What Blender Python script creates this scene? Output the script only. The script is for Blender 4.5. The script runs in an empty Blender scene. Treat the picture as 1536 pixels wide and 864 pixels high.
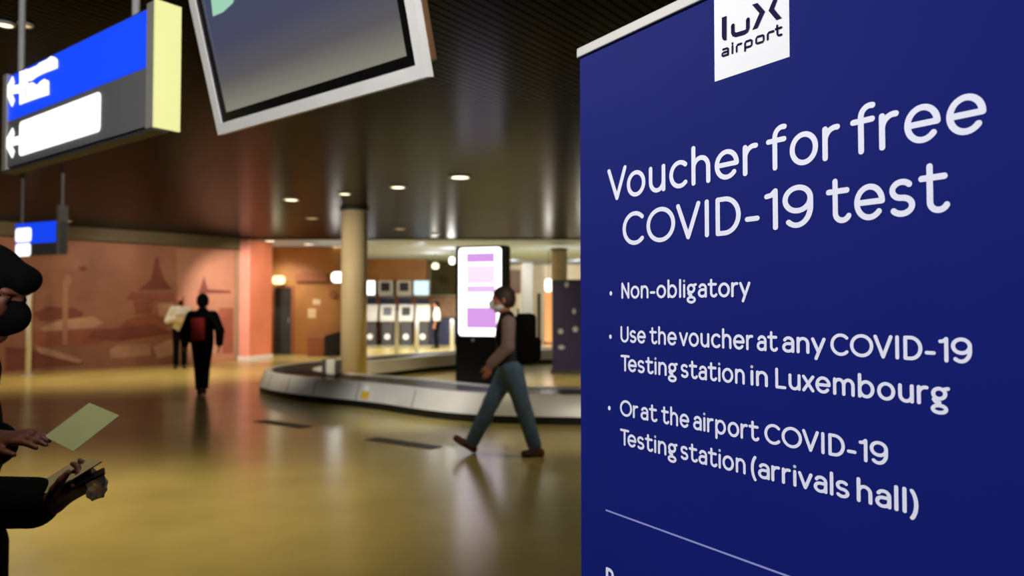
import bpy, bmesh, math, random
import numpy as np
from mathutils import Vector, Matrix

random.seed(7)
scene = bpy.context.scene
COL = scene.collection

# ------------------------------------------------------------------ camera
F, CX, CY = 1100.0, 768.0, 432.0
PITCH = math.atan(28.0 / F)
ZC = 1.5
cam_data = bpy.data.cameras.new('camera')
cam = bpy.data.objects.new('camera', cam_data)
COL.objects.link(cam)
cam_data.sensor_width = 36.0
cam_data.lens = F / 1536.0 * 36.0
cam_data.clip_start = 0.05
cam.location = (0, 0, ZC)
cam.rotation_euler = (math.pi / 2 + PITCH, 0, 0)
cam_data.dof.use_dof = True
cam_data.dof.focus_distance = 1.16
cam_data.dof.aperture_fstop = 4.0
scene.camera = cam

# ------------------------------------------------------------------ world, exposure
world = bpy.data.worlds.new('world')
scene.world = world
world.use_nodes = True
bg = world.node_tree.nodes['Background']
bg.inputs[0].default_value = (1.0, 0.85, 0.65, 1)
bg.inputs[1].default_value = 0.008
scene.view_settings.view_transform = 'Standard'
scene.view_settings.look = 'None'
scene.view_settings.gamma = 1.0
scene.view_settings.use_curve_mapping = False
scene.view_settings.exposure = 0.0
scene.cycles.use_denoising = True
scene.cycles.max_bounces = 6
scene.cycles.sample_clamp_indirect = 4.0
scene.cycles.caustics_reflective = False
scene.cycles.caustics_refractive = False

WARM = (1.0, 0.78, 0.50)
WARMW = (1.0, 0.88, 0.68)
WARMO = (1.0, 0.84, 0.56)
WARMN = (1.0, 0.92, 0.78)
WARMC = (1.0, 0.97, 0.92)


def spot(loc, target, energy, color, angle, blend=0.6, size=0.12):
    l = bpy.data.lights.new('spot_light', 'SPOT')
    l.energy = energy
    l.color = color
    l.spot_size = math.radians(angle)
    l.spot_blend = blend
    l.shadow_soft_size = size
    o = bpy.data.objects.new('spot_light', l)
    COL.objects.link(o)
    o.location = loc
    o.rotation_euler = (Vector(target) - Vector(loc)).to_track_quat('-Z', 'Y').to_euler()
    return o


def point(loc, energy, color, size=0.15):
    l = bpy.data.lights.new('lamp_light', 'POINT')
    l.energy = energy
    l.color = color
    l.shadow_soft_size = size
    o = bpy.data.objects.new('lamp_light', l)
    COL.objects.link(o)
    o.location = loc
    return o


# spots of the hall ceiling: (x, y) on the ceiling, watts, colour, cone
HALL_SPOTS = [
    (-2.6, 5.0, 350, WARMO, 92), (-5.2, 5.4, 300, WARMO, 95), (1.0, 5.6, 20, WARMO, 90),
    (-1.2, 8.2, 80, WARMO, 85), (1.8, 7.4, 80, WARMO, 85),
    (-7.8, 15.4, 480, WARMO, 105), (-10.6, 14.2, 280, WARM, 100), (-5.6, 17.4, 400, WARMO, 100),
    (-1.2, 14.4, 320, WARMO, 95), (2.4, 14.6, 320, WARMO, 95),
]
for (sx, sy, e, c, ang) in HALL_SPOTS:
    spot((sx, sy, 3.33), (sx, sy, 0), e, c, ang, 0.8, 0.2)
# tilted fill spots added for the carousel side, thick column and walking man
spot((-1.4, 4.8, 3.33), (-1.4, 10.2, 0.25), 1400, WARMC, 24, 0.8, 0.15)
spot((1.4, 4.6, 3.33), (0.5, 9.2, 0.5), 330, WARMN, 40, 0.8, 0.15)
spot((-5.4, 9.0, 3.33), (-3.2, 13.6, 1.5), 1150, WARMW, 52, 0.8, 0.12)
# unseen banner spots: hall-side one added for sheen and falloff, other behind the viewer
spot((-3.0, 1.75, 3.3), (0.30, 1.2, 1.5), 420, (1.0, 0.97, 0.97), 33, 0.8, 0.12)
spot((-1.1, -2.2, 3.25), (0.40, 1.05, 1.6), 400, (0.96, 0.95, 1.0), 40, 0.8, 0.10)
# narrow spot added overhead to brighten the reader's leaflet
spot((-0.7, 1.2, 3.33), (-0.99, 1.76, 1.21), 70, (1.0, 0.95, 0.8), 17, 0.5, 0.08)
# unseen spot added behind the viewer to light the hanging monitor and sign
spot((0.1, -2.2, 3.3), (-1.5, 3.0, 2.6), 1000, (1.0, 0.97, 0.95), 38, 0.6, 0.10)
# wash lights along the mural and the red pillar
spot((-10.0, 14.2, 3.3), (-11.4, 17.6, 1.3), 115, (1.0, 0.76, 0.56), 110)
spot((-7.9, 16.2, 3.3), (-9.4, 19.0, 1.3), 125, (1.0, 0.78, 0.6), 100)
spot((-6.4, 17.2, 3.3), (-7.4, 20.4, 1.5), 760, (1.0, 0.76, 0.64), 60)
# check-in zone beyond the hall
for (sx, sy, e) in [(-7.2, 21.8, 220), (-5.4, 25.0, 420), (-3.0, 25.0, 640), (-0.6, 25.0, 640), (2.5, 25.0, 640), (5.5, 25.0, 420)]:
    spot((sx, sy, 3.28), (sx, sy, 0), e, WARMC, 150)
spot((-2.6, 21.2, 3.3), (-4.0, 27.6, 0.9), 520, WARMC, 64)  # fill spot added on the viewer's side to brighten the kiosks
for (sx, sy) in [(0.0, 29.2), (2.6, 29.2)]:
    spot((sx, sy, 3.3), (sx, 33.0, 1.5), 300, WARMC, 100)  # spots added to brighten the cream back wall


# ------------------------------------------------------------------ pixel rays (photo frame 1536 x 864)
def ray(x, y):
    u, v = (x - CX) / F, (CY - y) / F
    c, s = math.cos(PITCH), math.sin(PITCH)
    return Vector((u, c - v * s, s + v * c))


CAMP = Vector((0, 0, ZC))


def at_y(x, y, Y):
    d = ray(x, y)
    return CAMP + d * (Y / d.y)


def at_z(x, y, z):
    d = ray(x, y)
    return CAMP + d * ((z - ZC) / d.z)


def on_plane(x, y, p0, n):
    d = ray(x, y)
    t = (Vector(p0) - CAMP).dot(n) / d.dot(n)
    return CAMP + d * t


# ------------------------------------------------------------------ materials
def lin(c):
    out = []
    for v in c[:3]:
        v = v / 255.0
        out.append(v / 12.92 if v <= 0.04045 else ((v + 0.055) / 1.055) ** 2.4)
    return out


def mat(name, rgb, rough=0.6, metal=0.0, var=0.08, scale=12.0, emit=None, strength=0.0, bump=0.0, spec=0.5, coat=0.0):
    m = bpy.data.materials.new(name)
    m.use_nodes = True
    nt = m.node_tree
    b = nt.nodes['Principled BSDF']
    c = lin(rgb)
    if var > 0:
        tc = nt.nodes.new('ShaderNodeTexCoord')
        nz = nt.nodes.new('ShaderNodeTexNoise')
        nz.inputs['Scale'].default_value = scale
        nz.inputs['Detail'].default_value = 4
        rp = nt.nodes.new('ShaderNodeValToRGB')
        rp.color_ramp.elements[0].position = 0.3
        rp.color_ramp.elements[1].position = 0.7
        rp.color_ramp.elements[0].color = (*[x * (1 - var) for x in c], 1)
        rp.color_ramp.elements[1].color = (*[min(1, x * (1 + var)) for x in c], 1)
        nt.links.new(tc.outputs['Object'], nz.inputs['Vector'])
        nt.links.new(nz.outputs['Fac'], rp.inputs['Fac'])
        nt.links.new(rp.outputs['Color'], b.inputs['Base Color'])
        if bump > 0:
            bp = nt.nodes.new('ShaderNodeBump')
            bp.inputs['Strength'].default_value = bump
            bp.inputs['Distance'].default_value = 0.01
            nt.links.new(nz.outputs['Fac'], bp.inputs['Height'])
            nt.links.new(bp.outputs['Normal'], b.inputs['Normal'])
    else:
        b.inputs['Base Color'].default_value = (*c, 1)
    b.inputs['Roughness'].default_value = rough
    b.inputs['Metallic'].default_value = metal
    b.inputs['Specular IOR Level'].default_value = spec
    if coat:
        b.inputs['Coat Weight'].default_value = coat
        b.inputs['Coat Roughness'].default_value = 0.3
    if emit is not None:
        b.inputs['Emission Color'].default_value = (*lin(emit), 1)
        b.inputs['Emission Strength'].default_value = strength
    return m


def glow(name, rgb, strength):
    return mat(name, (20, 20, 20), 0.4, var=0, emit=rgb, strength=strength)


M = {}
M['floor'] = mat('polished stone floor', (184, 167, 100), 0.22, var=0.10, scale=1.3, spec=0.5)
M['ceiling'] = mat('dark metal ceiling slats', (10, 8, 4), 0.24, metal=0.0, var=0.06, spec=0.02)
M['ceilingdark'] = mat('ceiling void', (14, 13, 11), 0.9)
M['ceilingwhite'] = mat('white plaster ceiling', (178, 192, 220), 0.8, var=0.03)
M['wallwarm'] = mat('orange wood panel wall', (146, 96, 32), 0.5, var=0.12, scale=2.0)
M['wallcream'] = mat('cream wall', (222, 208, 180), 0.7, var=0.04, scale=2)
M['wallrear'] = mat('beige wall', (150, 136, 110), 0.8, var=0.05, scale=2)
M['fascia'] = mat('olive ceiling fascia', (92, 82, 58), 0.6)
M['olive'] = mat('olive wall', (70, 60, 26), 0.7)
M['column'] = mat('painted concrete column', (214, 192, 150), 0.6, var=0.05, scale=3)
M['mural'] = mat('mural print ground', (158, 108, 86), 0.6, var=0.2, scale=1.1)
M['mural2'] = mat('mural print pale panel', (180, 130, 106), 0.6, var=0.16, scale=1.1)
M['muraldark'] = mat('mural print dark red', (126, 68, 56), 0.6, var=0.2, scale=2)
M['muralmid'] = mat('mural print red brown', (150, 88, 70), 0.6, var=0.2, scale=2)
M['murallight'] = mat('mural print pale rose', (190, 148, 124), 0.6, var=0.2, scale=2)
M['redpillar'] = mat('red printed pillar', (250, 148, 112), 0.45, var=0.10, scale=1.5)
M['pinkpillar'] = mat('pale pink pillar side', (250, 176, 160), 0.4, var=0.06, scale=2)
M['white'] = mat('white paint', (242, 242, 240), 0.45, var=0.03)
M['offwhite'] = mat('off-white plastic', (205, 203, 196), 0.4, var=0.03)
M['grey'] = mat('grey metal', (168, 168, 164), 0.45, metal=0.1, var=0.04)
M['alu'] = mat('brushed aluminium', (168, 166, 158), 0.5, metal=0.1, var=0.04)
M['black'] = mat('black plastic', (14, 14, 15), 0.35, var=0.05)
M['signgrey'] = mat('grey sign panel', (124, 125, 127), 0.5, var=0.03)
M['dark'] = mat('dark grey panel', (66, 67, 70), 0.5, var=0.04)
M['brown'] = mat('brown housing', (116, 84, 58), 0.5, var=0.05)
M['steel'] = mat('stainless steel', (226, 224, 218), 0.36, metal=0.25, var=0.05, scale=4)
M['belt'] = mat('black rubber belt plates', (44, 36, 26), 0.30, var=0.15, scale=6, spec=0.6)
M['bannerblue'] = mat('blue printed vinyl', (15, 27, 108), 0.62, var=0.03, scale=5, spec=0.07)
M['print'] = mat('white banner print', (226, 229, 244), 0.5, var=0.0)
M['logonavy'] = mat('navy logo print', (20, 16, 62), 0.6, var=0, spec=0.05)
M['patchwhite'] = mat('white logo patch', (226, 228, 228), 0.5, var=0.0)
M['ruleprint'] = mat('pale blue rule print', (140, 146, 205), 0.5, var=0)
M['indigo'] = mat('indigo printed vinyl', (40, 30, 92), 0.5, var=0.05)
M['signblue'] = mat('lit blue sign panel', (20, 60, 200), 0.35, var=0, emit=(22, 72, 250), strength=0.9)
M['signwhite'] = glow('lit white sign lettering', (255, 255, 255), 1.5)
M['capglow'] = mat('lit pale yellow sign end', (235, 236, 170), 0.5, var=0.03, emit=(232, 235, 150), strength=0.47)
M['skindark'] = mat('tanned skin', (112, 64, 46), 0.55, var=0.06)
M['skin'] = mat('skin', (190, 124, 92), 0.5, var=0.06)
M['skinred'] = mat('ruddy skin', (206, 132, 104), 0.5, var=0.06)
M['eye'] = mat('eye', (60, 45, 36), 0.2, var=0)
M['hairblack'] = mat('black hair', (9, 8, 8), 0.95, var=0.2, scale=60, bump=0.4, spec=0.1)
M['hairbrown'] = mat('brown hair', (58, 40, 32), 0.6, var=0.2, scale=60, bump=0.4)
M['blackcloth'] = mat('black cloth', (8, 8, 9), 0.9, var=0.15, scale=30, spec=0.1)
M['vest'] = mat('dark padded vest', (28, 22, 24), 0.8, var=0.15, scale=30)
M['mauve'] = mat('grey mauve jumper', (150, 124, 122), 0.85, var=0.08, scale=25)
M['denim'] = mat('blue denim', (84, 108, 132), 0.85, var=0.18, scale=22)
M['brownshoe'] = mat('brown leather shoe', (98, 58, 34), 0.5, var=0.15)
M['shirt'] = mat('white shirt', (240, 240, 225), 0.8, var=0.04)
M['maskwhite'] = mat('white face mask', (235, 238, 242), 0.8, var=0.02)
M['redpanel'] = mat('dark red fabric', (165, 36, 42), 0.8, var=0.15)
M['paper'] = mat('pale green paper', (200, 204, 148), 0.7, var=0.04)
M['cream'] = mat('cream paper', (196, 176, 130), 0.7, var=0.08)
M['tissue'] = mat('crumpled pale plastic', (228, 222, 208), 0.5, var=0.06)
M['tissue'].node_tree.nodes['Principled BSDF'].inputs['Transmission Weight'].default_value = 0.6
M['yellow'] = mat('yellow label', (220, 176, 40), 0.5, var=0)
M['doordark'] = mat('dark grey green door', (40, 42, 36), 0.5, var=0.06)
M['signbrown'] = mat('brown wall board', (128, 70, 28), 0.6, var=0.08)
M['navy'] = mat('navy counter front', (36, 40, 72), 0.5, var=0.06)
M['poster'] = mat('beige pink poster', (222, 176, 140), 0.6, var=0.3, scale=1.6)
M['orangelit'] = mat('backlit orange column', (240, 150, 80), 0.5, var=0.05, emit=(255, 170, 110), strength=0.7)
M['lampwhite'] = glow('lit lamp', (255, 246, 230), 3.0)
M['lampyellow'] = glow('lit exit lamp', (255, 250, 180), 1.6)
M['downlight'] = glow('lit downlight', (255, 236, 200), 3.2)
M['downdim'] = glow('dim downlight', (255, 214, 160), 0.9)
M['screenwhite'] = glow('lit white screen', (252, 248, 255), 2.6)
M['screenpurple'] = glow('lit lilac screen graphic', (224, 165, 240), 0.95)
M['screenpale'] = glow('lit pale lilac screen graphic', (243, 220, 250), 1.15)
M['screenmid'] = glow('lit light lilac screen graphic', (234, 196, 246), 1.05)
M['screencyan'] = glow('lit pale blue screen', (205, 240, 252), 1.3)
M['mint'] = glow('mint screen patch', (170, 225, 195), 0.85)
M['floordark'] = mat('dark floor strip', (58, 44, 26), 0.5, var=0.1)


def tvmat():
    m = bpy.data.materials.new('painted screen reflection')
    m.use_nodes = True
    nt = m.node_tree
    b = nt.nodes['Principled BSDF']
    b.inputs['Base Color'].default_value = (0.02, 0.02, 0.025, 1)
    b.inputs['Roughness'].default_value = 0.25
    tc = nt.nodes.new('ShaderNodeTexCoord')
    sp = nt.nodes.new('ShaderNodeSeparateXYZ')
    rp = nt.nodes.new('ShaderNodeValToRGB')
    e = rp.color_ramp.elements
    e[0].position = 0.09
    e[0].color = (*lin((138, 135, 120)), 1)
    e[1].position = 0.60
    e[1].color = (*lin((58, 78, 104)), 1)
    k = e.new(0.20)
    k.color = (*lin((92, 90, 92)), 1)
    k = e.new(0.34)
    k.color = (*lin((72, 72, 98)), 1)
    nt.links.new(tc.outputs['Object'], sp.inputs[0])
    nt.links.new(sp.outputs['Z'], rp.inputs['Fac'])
    nt.links.new(rp.outputs['Color'], b.inputs['Emission Color'])  # glowing ramp paints the hall's reflection into the tilted screen
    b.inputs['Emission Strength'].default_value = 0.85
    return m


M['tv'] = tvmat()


# ------------------------------------------------------------------ object helpers
def obj(name, bm, m, parent=None, smooth=False):
    me = bpy.data.meshes.new(name)
    if isinstance(bm, bmesh.types.BMesh):
        bmesh.ops.recalc_face_normals(bm, faces=bm.faces)
        bm.to_mesh(me)
        bm.free()
    else:
        me.from_pydata(bm[0], [], bm[1])
    for k in (m if isinstance(m, (list, tuple)) else [m]):
        me.materials.append(k)
    if smooth:
        for p in me.polygons:
            p.use_smooth = True
    o = bpy.data.objects.new(name, me)
    COL.objects.link(o)
    if parent is not None:
        o.parent = parent
    return o


def tag(o, label=None, cat=None, group=None, kind=None):
    if label:
        o['label'] = label
    if cat:
        o['category'] = cat
    if group:
        o['group'] = group
    if kind:
        o['kind'] = kind
    return o


def thing(name, label, cat, loc=(0, 0, 0), rz=0.0, group=None):
    o = bpy.data.objects.new(name, None)
    o.empty_display_size = 0.1
    COL.objects.link(o)
    o.location = loc
    o.rotation_euler = (0, 0, rz)
    return tag(o, label, cat, group)


def struct(name, bm, m, label=None, cat=None, smooth=False):
    o = obj(name, bm, m, smooth=smooth)
    return tag(o, label, cat, kind='structure')


def add_box(bm, lo, hi, mtx=None, mi=0, bevel=0.0):
    lo, hi = Vector(lo), Vector(hi)
    c, s = (lo + hi) / 2, hi - lo
    r = bmesh.ops.create_cube(bm, size=1.0, matrix=Matrix.Translation(c) @ Matrix.Diagonal((abs(s.x), abs(s.y), abs(s.z), 1)))
    vs = r['verts']
    fs = list({f for v in vs for f in v.link_faces})
    for f in fs:
        f.material_index = mi
    if bevel > 0:
        es = list({e for v in vs for e in v.link_edges})
        r2 = bmesh.ops.bevel(bm, geom=es, offset=bevel, segments=2, affect='EDGES', profile=0.5)
        vs = list({v for f in r2['faces'] for v in f.verts} | {v for v in vs if v.is_valid})
    if mtx is not None:
        bmesh.ops.transform(bm, matrix=mtx, verts=[v for v in vs if v.is_valid])
    return bm


def box(lo, hi, mtx=None, bevel=0.0):
    bm = bmesh.new()
    return add_box(bm, lo, hi, mtx, 0, bevel)


def add_cyl(bm, a, b, r1, r2=None, seg=24, caps=True):
    a, b = Vector(a), Vector(b)
    r2 = r1 if r2 is None else r2
    d = b - a
    q = d.to_track_quat('Z', 'Y').to_matrix().to_4x4()
    bmesh.ops.create_cone(bm, cap_ends=caps, segments=seg, radius1=r1, radius2=r2, depth=d.length,
                          matrix=Matrix.Translation((a + b) / 2) @ q)
    return bm


def cyl(a, b, r1, r2=None, seg=24):
    return add_cyl(bmesh.new(), a, b, r1, r2, seg)


def add_poly(bm, pts, mi=0):
    f = bm.faces.new([bm.verts.new(p) for p in pts])
    f.material_index = mi
    return f


def add_prism(bm, pts, off, mi=0):
    """solid slab: outline pts pushed along the vector off"""
    a = [bm.verts.new(p) for p in pts]
    b = [bm.verts.new(Vector(p) + Vector(off)) for p in pts]
    n = len(pts)
    fs = [bm.faces.new(a), bm.faces.new(list(reversed(b)))]
    for i in range(n):
        fs.append(bm.faces.new((a[i], a[(i + 1) % n], b[(i + 1) % n], b[i])))
    for f in fs:
        f.material_index = mi
    return bm


def round_rect(x0, z0, x1, z1, r, n=6):
    pts = []
    for (cx, cz, a0) in ((x1 - r, z1 - r, 0), (x0 + r, z1 - r, 90), (x0 + r, z0 + r, 180), (x1 - r, z0 + r, 270)):
        for i in range(n + 1):
            a = math.radians(a0 + 90 * i / n)
            pts.append((cx + r * math.cos(a), cz + r * math.sin(a)))
    return pts


def add_lathe(bm, prof, c=(0, 0, 0), seg=32, close=True):
    rings = []
    for (r, z) in prof:
        rings.append([bm.verts.new((c[0] + r * math.cos(2 * math.pi * i / seg), c[1] + r * math.sin(2 * math.pi * i / seg), c[2] + z)) for i in range(seg)])
    for k in range(len(rings) - 1):
        for i in range(seg):
            j = (i + 1) % seg
            bm.faces.new((rings[k][i], rings[k][j], rings[k + 1][j], rings[k + 1][i]))
    if close:
        bm.faces.new(rings[0])
        bm.faces.new(rings[-1])
    return bm


# ------------------------------------------------------------------ large structure
HALL_A = Vector((-0.794, 0.608, 0))     # the hall's long axis as the signs hang
HALL_B = Vector((0.608, 0.794, 0))
X0, X1, Y0, Y1, HC = -17.0, 11.0, -6.0, 20.5, 3.4

struct('floor', box((X0 - 2, Y0, -0.2), (X1 + 2, 34.0, 0.0)), M['floor'])
# hall ceiling: dark slats under a black void
bm = bmesh.new()
t = -40.0
while t < 40.0:
    lo, hi = -60.0, 60.0
    p = HALL_A * t
    ok = True
    for (pc, dc, mn, mx) in ((p.x, HALL_B.x, X0, X1), (p.y, HALL_B.y, Y0, Y1)):
        a, b = (mn - pc) / dc, (mx - pc) / dc
        lo, hi = max(lo, min(a, b)), min(hi, max(a, b))
    if hi - lo > 0.3:
        a, b = p + HALL_B * lo, p + HALL_B * hi
        w = HALL_A * 0.03
        q = [Vector((v.x, v.y, HC)) for v in (a - w, a + w, b + w, b - w)]
        add_prism(bm, q, (0, 0, 0.05))
    t += 0.075
struct('ceiling', bm, M['ceiling'])
struct('ceiling_void', box((X0, Y0, HC + 0.10), (X1, Y1, HC + 0.2)), M['ceilingdark'])
# pale ceiling of the check-in zone and the edge between the two
struct('ceiling_back', box((X0, Y1, 3.38), (X1 + 2, 34.0, 3.5)), M['ceilingwhite'])
struct('trim_1', box((X0, Y1 - 0.06, 3.37), (X1 + 2, Y1, 3.6)), M['fascia'])
# mural wall
WL, WR = at_z(0, 560, 0), at_z(352, 541, 0)
wdir = (WR - WL).normalized()
wn = Vector((wdir.y, -wdir.x, 0))
if wn.y > 0:
    wn = -wn
FARL = WL - wdir * 6.0
bm = bmesh.new()
add_prism(bm, [FARL, WR + wdir * 0.3, WR + wdir * 0.3 + Vector((0, 0, 3.1)), FARL + Vector((0, 0, 3.1))], -wn * 0.2)
struct('wall_left', bm, M['wallrear'])
bm = bmesh.new()
add_prism(bm, [FARL + wn * 0.25 + Vector((0, 0, 3.1)), WR + wn * 0.25 + Vector((0, 0, 3.1)), WR + wn * 0.25 + Vector((0, 0, 3.4)), FARL + wn * 0.25 + Vector((0, 0, 3.4))], -wn * 0.45)
struct('trim_2', bm, M['fascia'])
struct('wall_far_left', box((X0 - 0.2, Y0, 0), (X0, 34, 3.6)), M['wallrear'])
struct('wall_rear', box((X0, Y0 - 0.2, 0), (X1, Y0, 3.6)), M['wallrear'])
struct('wall_right', box((X1, Y0, 0), (X1 + 0.2, 34, 3.6)), M['wallrear'])
# orange wall with the door, its return and the bulkhead over the kiosks
OW = 23.0
dl, dr = at_y(410, 532, OW).x, at_y(438, 532, OW).x
dtop = at_y(420, 431, OW).z
bm = bmesh.new()
add_box(bm, (-12, OW, 0), (dl, OW + 0.2, 3.38))
add_box(bm, (dl, OW, dtop), (dr, OW + 0.2, 3.38))
add_box(bm, (dr, OW, 0), (-5.2, OW + 0.2, 3.38))
add_prism(bm, [Vector((-5.4, OW + 0.2, 0)), Vector((-5.2, OW + 0.2, 0)), Vector((-6.4, 33.0, 0)), Vector((-6.6, 33.0, 0))], (0, 0, 3.38))
struct('wall_orange', bm, M['wallwarm'])
bx0, bx1 = -6.0, at_y(640, 420, 29).x
struct('trim_3', box((bx0, 29.0, 2.55), (bx1, 29.4, 3.38)), M['wallwarm'])
struct('wall_back', box((-6.6, 33.0, 0), (X1 + 2, 33.2, 3.38)), M['wallcream'])
ox0, ox1 = bx1, at_y(692, 420, 30.4).x
struct('wall_olive', box((ox0, 30.4, at_y(650, 442, 30.4).z), (ox1, 30.7, 3.38)), M['olive'])


# door in the orange wall
d = bmesh.new()
add_box(d, (dl + 0.03, OW + 0.05, 0.01), (dr - 0.03, OW + 0.10, dtop - 0.03), bevel=0.004)
door = struct('door_1', d, M['doordark'])
fr = bmesh.new()
add_box(fr, (dl - 0.05, OW - 0.03, 0), (dl + 0.03, OW + 0.12, dtop + 0.05))
add_box(fr, (dr - 0.03, OW - 0.03, 0), (dr + 0.05, OW + 0.12, dtop + 0.05))
add_box(fr, (dl + 0.03, OW - 0.03, dtop - 0.03), (dr - 0.03, OW + 0.12, dtop + 0.05))
obj('door_frame', fr, M['signbrown'], door)
hd = cyl((dr - 0.12, OW + 0.02, 1.0), (dr - 0.12, OW + 0.02, 1.16), 0.012)
add_cyl(hd, (dr - 0.12, OW + 0.055, 1.02), (dr - 0.12, OW + 0.02, 1.02), 0.008, seg=10)
obj('door_handle', hd, M['alu'], door)

# mural: printed shapes on the wall
MP = WL + wn * 0.006


def mur(pts, bm, mi, lift):
    add_poly(bm, [on_plane(x, y, WL + wn * lift, wn) for (x, y) in pts], mi)


bm = bmesh.new()
base = [FARL + wn * 0.012, WR + wn * 0.012, WR + wn * 0.012 + Vector((0, 0, 3.08)), FARL + wn * 0.012 + Vector((0, 0, 3.08))]
add_prism(bm, base, -wn * 0.012, 0)
mur([(265, 373), (352, 377), (352, 540), (265, 545)], bm, 1, 0.016)
DK, MD, LT = 2, 3, 4
mur([(226, 420), (231, 400), (233, 386), (238, 386), (240, 400), (247, 420), (258, 434), (206, 436)], bm, DK, 0.020)
mur([(196, 438), (262, 440), (262, 452), (190, 450)], bm, MD, 0.020)
mur([(200, 452), (230, 452), (228, 470), (204, 472)], bm, MD, 0.020)
mur([(236, 455), (262, 455), (262, 478), (240, 480)], bm, LT, 0.020)
mur([(190, 480), (230, 470), (256, 480), (250, 492), (170, 500)], bm, MD, 0.020)
mur([(140, 496), (230, 486), (262, 500), (226, 505), (180, 512), (130, 508)], bm, DK, 0.021)
mur([(164, 524), (176, 518), (225, 516), (226, 533), (166, 538)], bm, LT, 0.022)
mur([(230, 520), (258, 508), (262, 532), (236, 538)], bm, LT, 0.022)
mur([(60, 492), (90, 480), (140, 474), (155, 484), (140, 492), (66, 497)], bm, LT, 0.022)
mur([(50, 470), (70, 460), (112, 462), (126, 470), (120, 478), (60, 482)], bm, DK, 0.020)
mur([(40, 498), (160, 492), (170, 500), (150, 516), (60, 520)], bm, MD, 0.019)
mur([(52, 520), (70, 522), (124, 540), (118, 545), (60, 530)], bm, LT, 0.022)
mur([(8, 520), (45, 524), (128, 546), (100, 549), (8, 556)], bm, DK, 0.020)
mur([(94, 424), (98, 412), (106, 414), (108, 424), (103, 428), (101, 517), (94, 517)], bm, 1, 0.023)
mur([(300, 434), (306, 414), (312, 434), (346, 436), (346, 440), (296, 440)], bm, DK, 0.020)
mur([(328, 462), (350, 462), (350, 530), (334, 530)], bm, MD, 0.020)
mur([(272, 505), (300, 498), (322, 508), (324, 530), (272, 536)], bm, LT, 0.020)
mur([(116, 402), (126, 398), (132, 404), (124, 408)], bm, DK, 0.020)
mo = obj('wall_mural', bm, [M['mural'], M['mural2'], M['muraldark'], M['muralmid'], M['murallight']])
tag(mo, 'long rose brown mural of a steeple and rooftops on the left wall', 'mural')

# ------------------------------------------------------------------ pillars
# red pillar (square, seen on its corner)
pc = at_z(373, 541, 0)
v1 = at_z(408, 537, 0) - pc
v1.z = 0
e1 = v1.normalized()
e2 = Vector((-e1.y, e1.x, 0))
pl = thing('printed_pillar', 'square red pillar with one pale pink side next to the mural', 'pillar', pc)
w1 = v1.length
# where the left face must end so that it spans to x=355
w2 = 0.62
for ww in np.linspace(0.2, 2.0, 181):
    q = pc + e2 * ww
    if CX + F * q.x / q.y <= 355.5:
        w2 = ww
        break
TOPR = 3.38
bm = bmesh.new()
pts = round_rect(0, 0, w1, w2, 0.03, 3)
bm2 = bmesh.new()
add_prism(bm2, [e1 * x + e2 * y for (x, y) in pts], (0, 0, TOPR))
bm2.normal_update()
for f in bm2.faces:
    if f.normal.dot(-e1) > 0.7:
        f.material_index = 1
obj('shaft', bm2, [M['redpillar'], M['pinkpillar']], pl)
bm = bmesh.new()
pts = round_rect(-0.03, -0.03, w1 + 0.03, w2 + 0.03, 0.03, 3)
add_prism(bm, [e1 * x + e2 * y for (x, y) in pts], (0, 0, 0.12))
obj('plinth', bm, M['white'], pl)


def column(x, y_mid, Y, r, top, label):
    p = at_y(x, 460, Y)
    t = thing('round_column', label, 'column', (p.x, Y, 0))
    bm = bmesh.new()
    add_lathe(bm, [(r, 0), (r, top)], seg=40)
    obj('shaft', bm, M['column'], t, True)
    bm = bmesh.new()
    add_lathe(bm, [(r + 0.012, 0), (r + 0.012, 0.09), (r + 0.004, 0.10)], seg=40)
    obj('base_ring', bm, M['grey'], t, True)
    bm = bmesh.new()
    add_lathe(bm, [(r + 0.004, top - 0.05), (r + 0.03, top - 0.04), (r + 0.03, top - 0.004)], seg=40)
    obj('ceiling_collar', bm, M['dark'], t, True)
    return t


column(531, 0, 14.2, 0.248, HC, 'thick beige round column rising inside the baggage carousel')
column(839, 0, 22.0, 0.24, 3.25, 'far beige round column behind the small dark blue banner')

# slim white post in front of the mural
p = at_z(42, 564, 0)
ps = thing('white_post', 'slim white post standing in front of the mural at far left', 'post', p)
bm = bmesh.new()
add_lathe(bm, [(0.055, 0.0), (0.055, 2.35), (0.04, 2.38)], seg=20)
obj('shaft', bm, M['white'], ps, True)
bm = bmesh.new()
add_lathe(bm, [(0.12, 0.0), (0.12, 0.015), (0.06, 0.03)], seg=20)
obj('base_plate', bm, M['grey'], ps, True)

# ------------------------------------------------------------------ baggage carousel
OUT = [(0.907, 9.32), (-0.684, 9.65), (-2.04, 10.78), (-3.13, 11.54), (-3.84, 12.13), (-4.40, 12.85), (-4.62, 13.7),
       (-4.5, 14.6), (-4.15, 15.4), (-3.7, 16.1), (-2.25, 18.3), (0.1, 20.3), (3.0, 21.0), (6.0, 20.4), (7.3, 17.8),
       (7.2, 13.0), (5.6, 10.3), (3.0, 9.35)]


def catmull(P, n=8):
    P = [Vector((x, y, 0)) for x, y in P]
    out = []
    N = len(P)
    for i in range(N):
        a, b, c, d_ = P[i - 1], P[i], P[(i + 1) % N], P[(i + 2) % N]
        for k in range(n):
            t = k / n
            out.append(0.5 * ((2 * b) + (c - a) * t + (2 * a - 5 * b + 4 * c - d_) * t * t + (3 * b - a - 3 * c + d_) * t ** 3))
    return out


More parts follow.
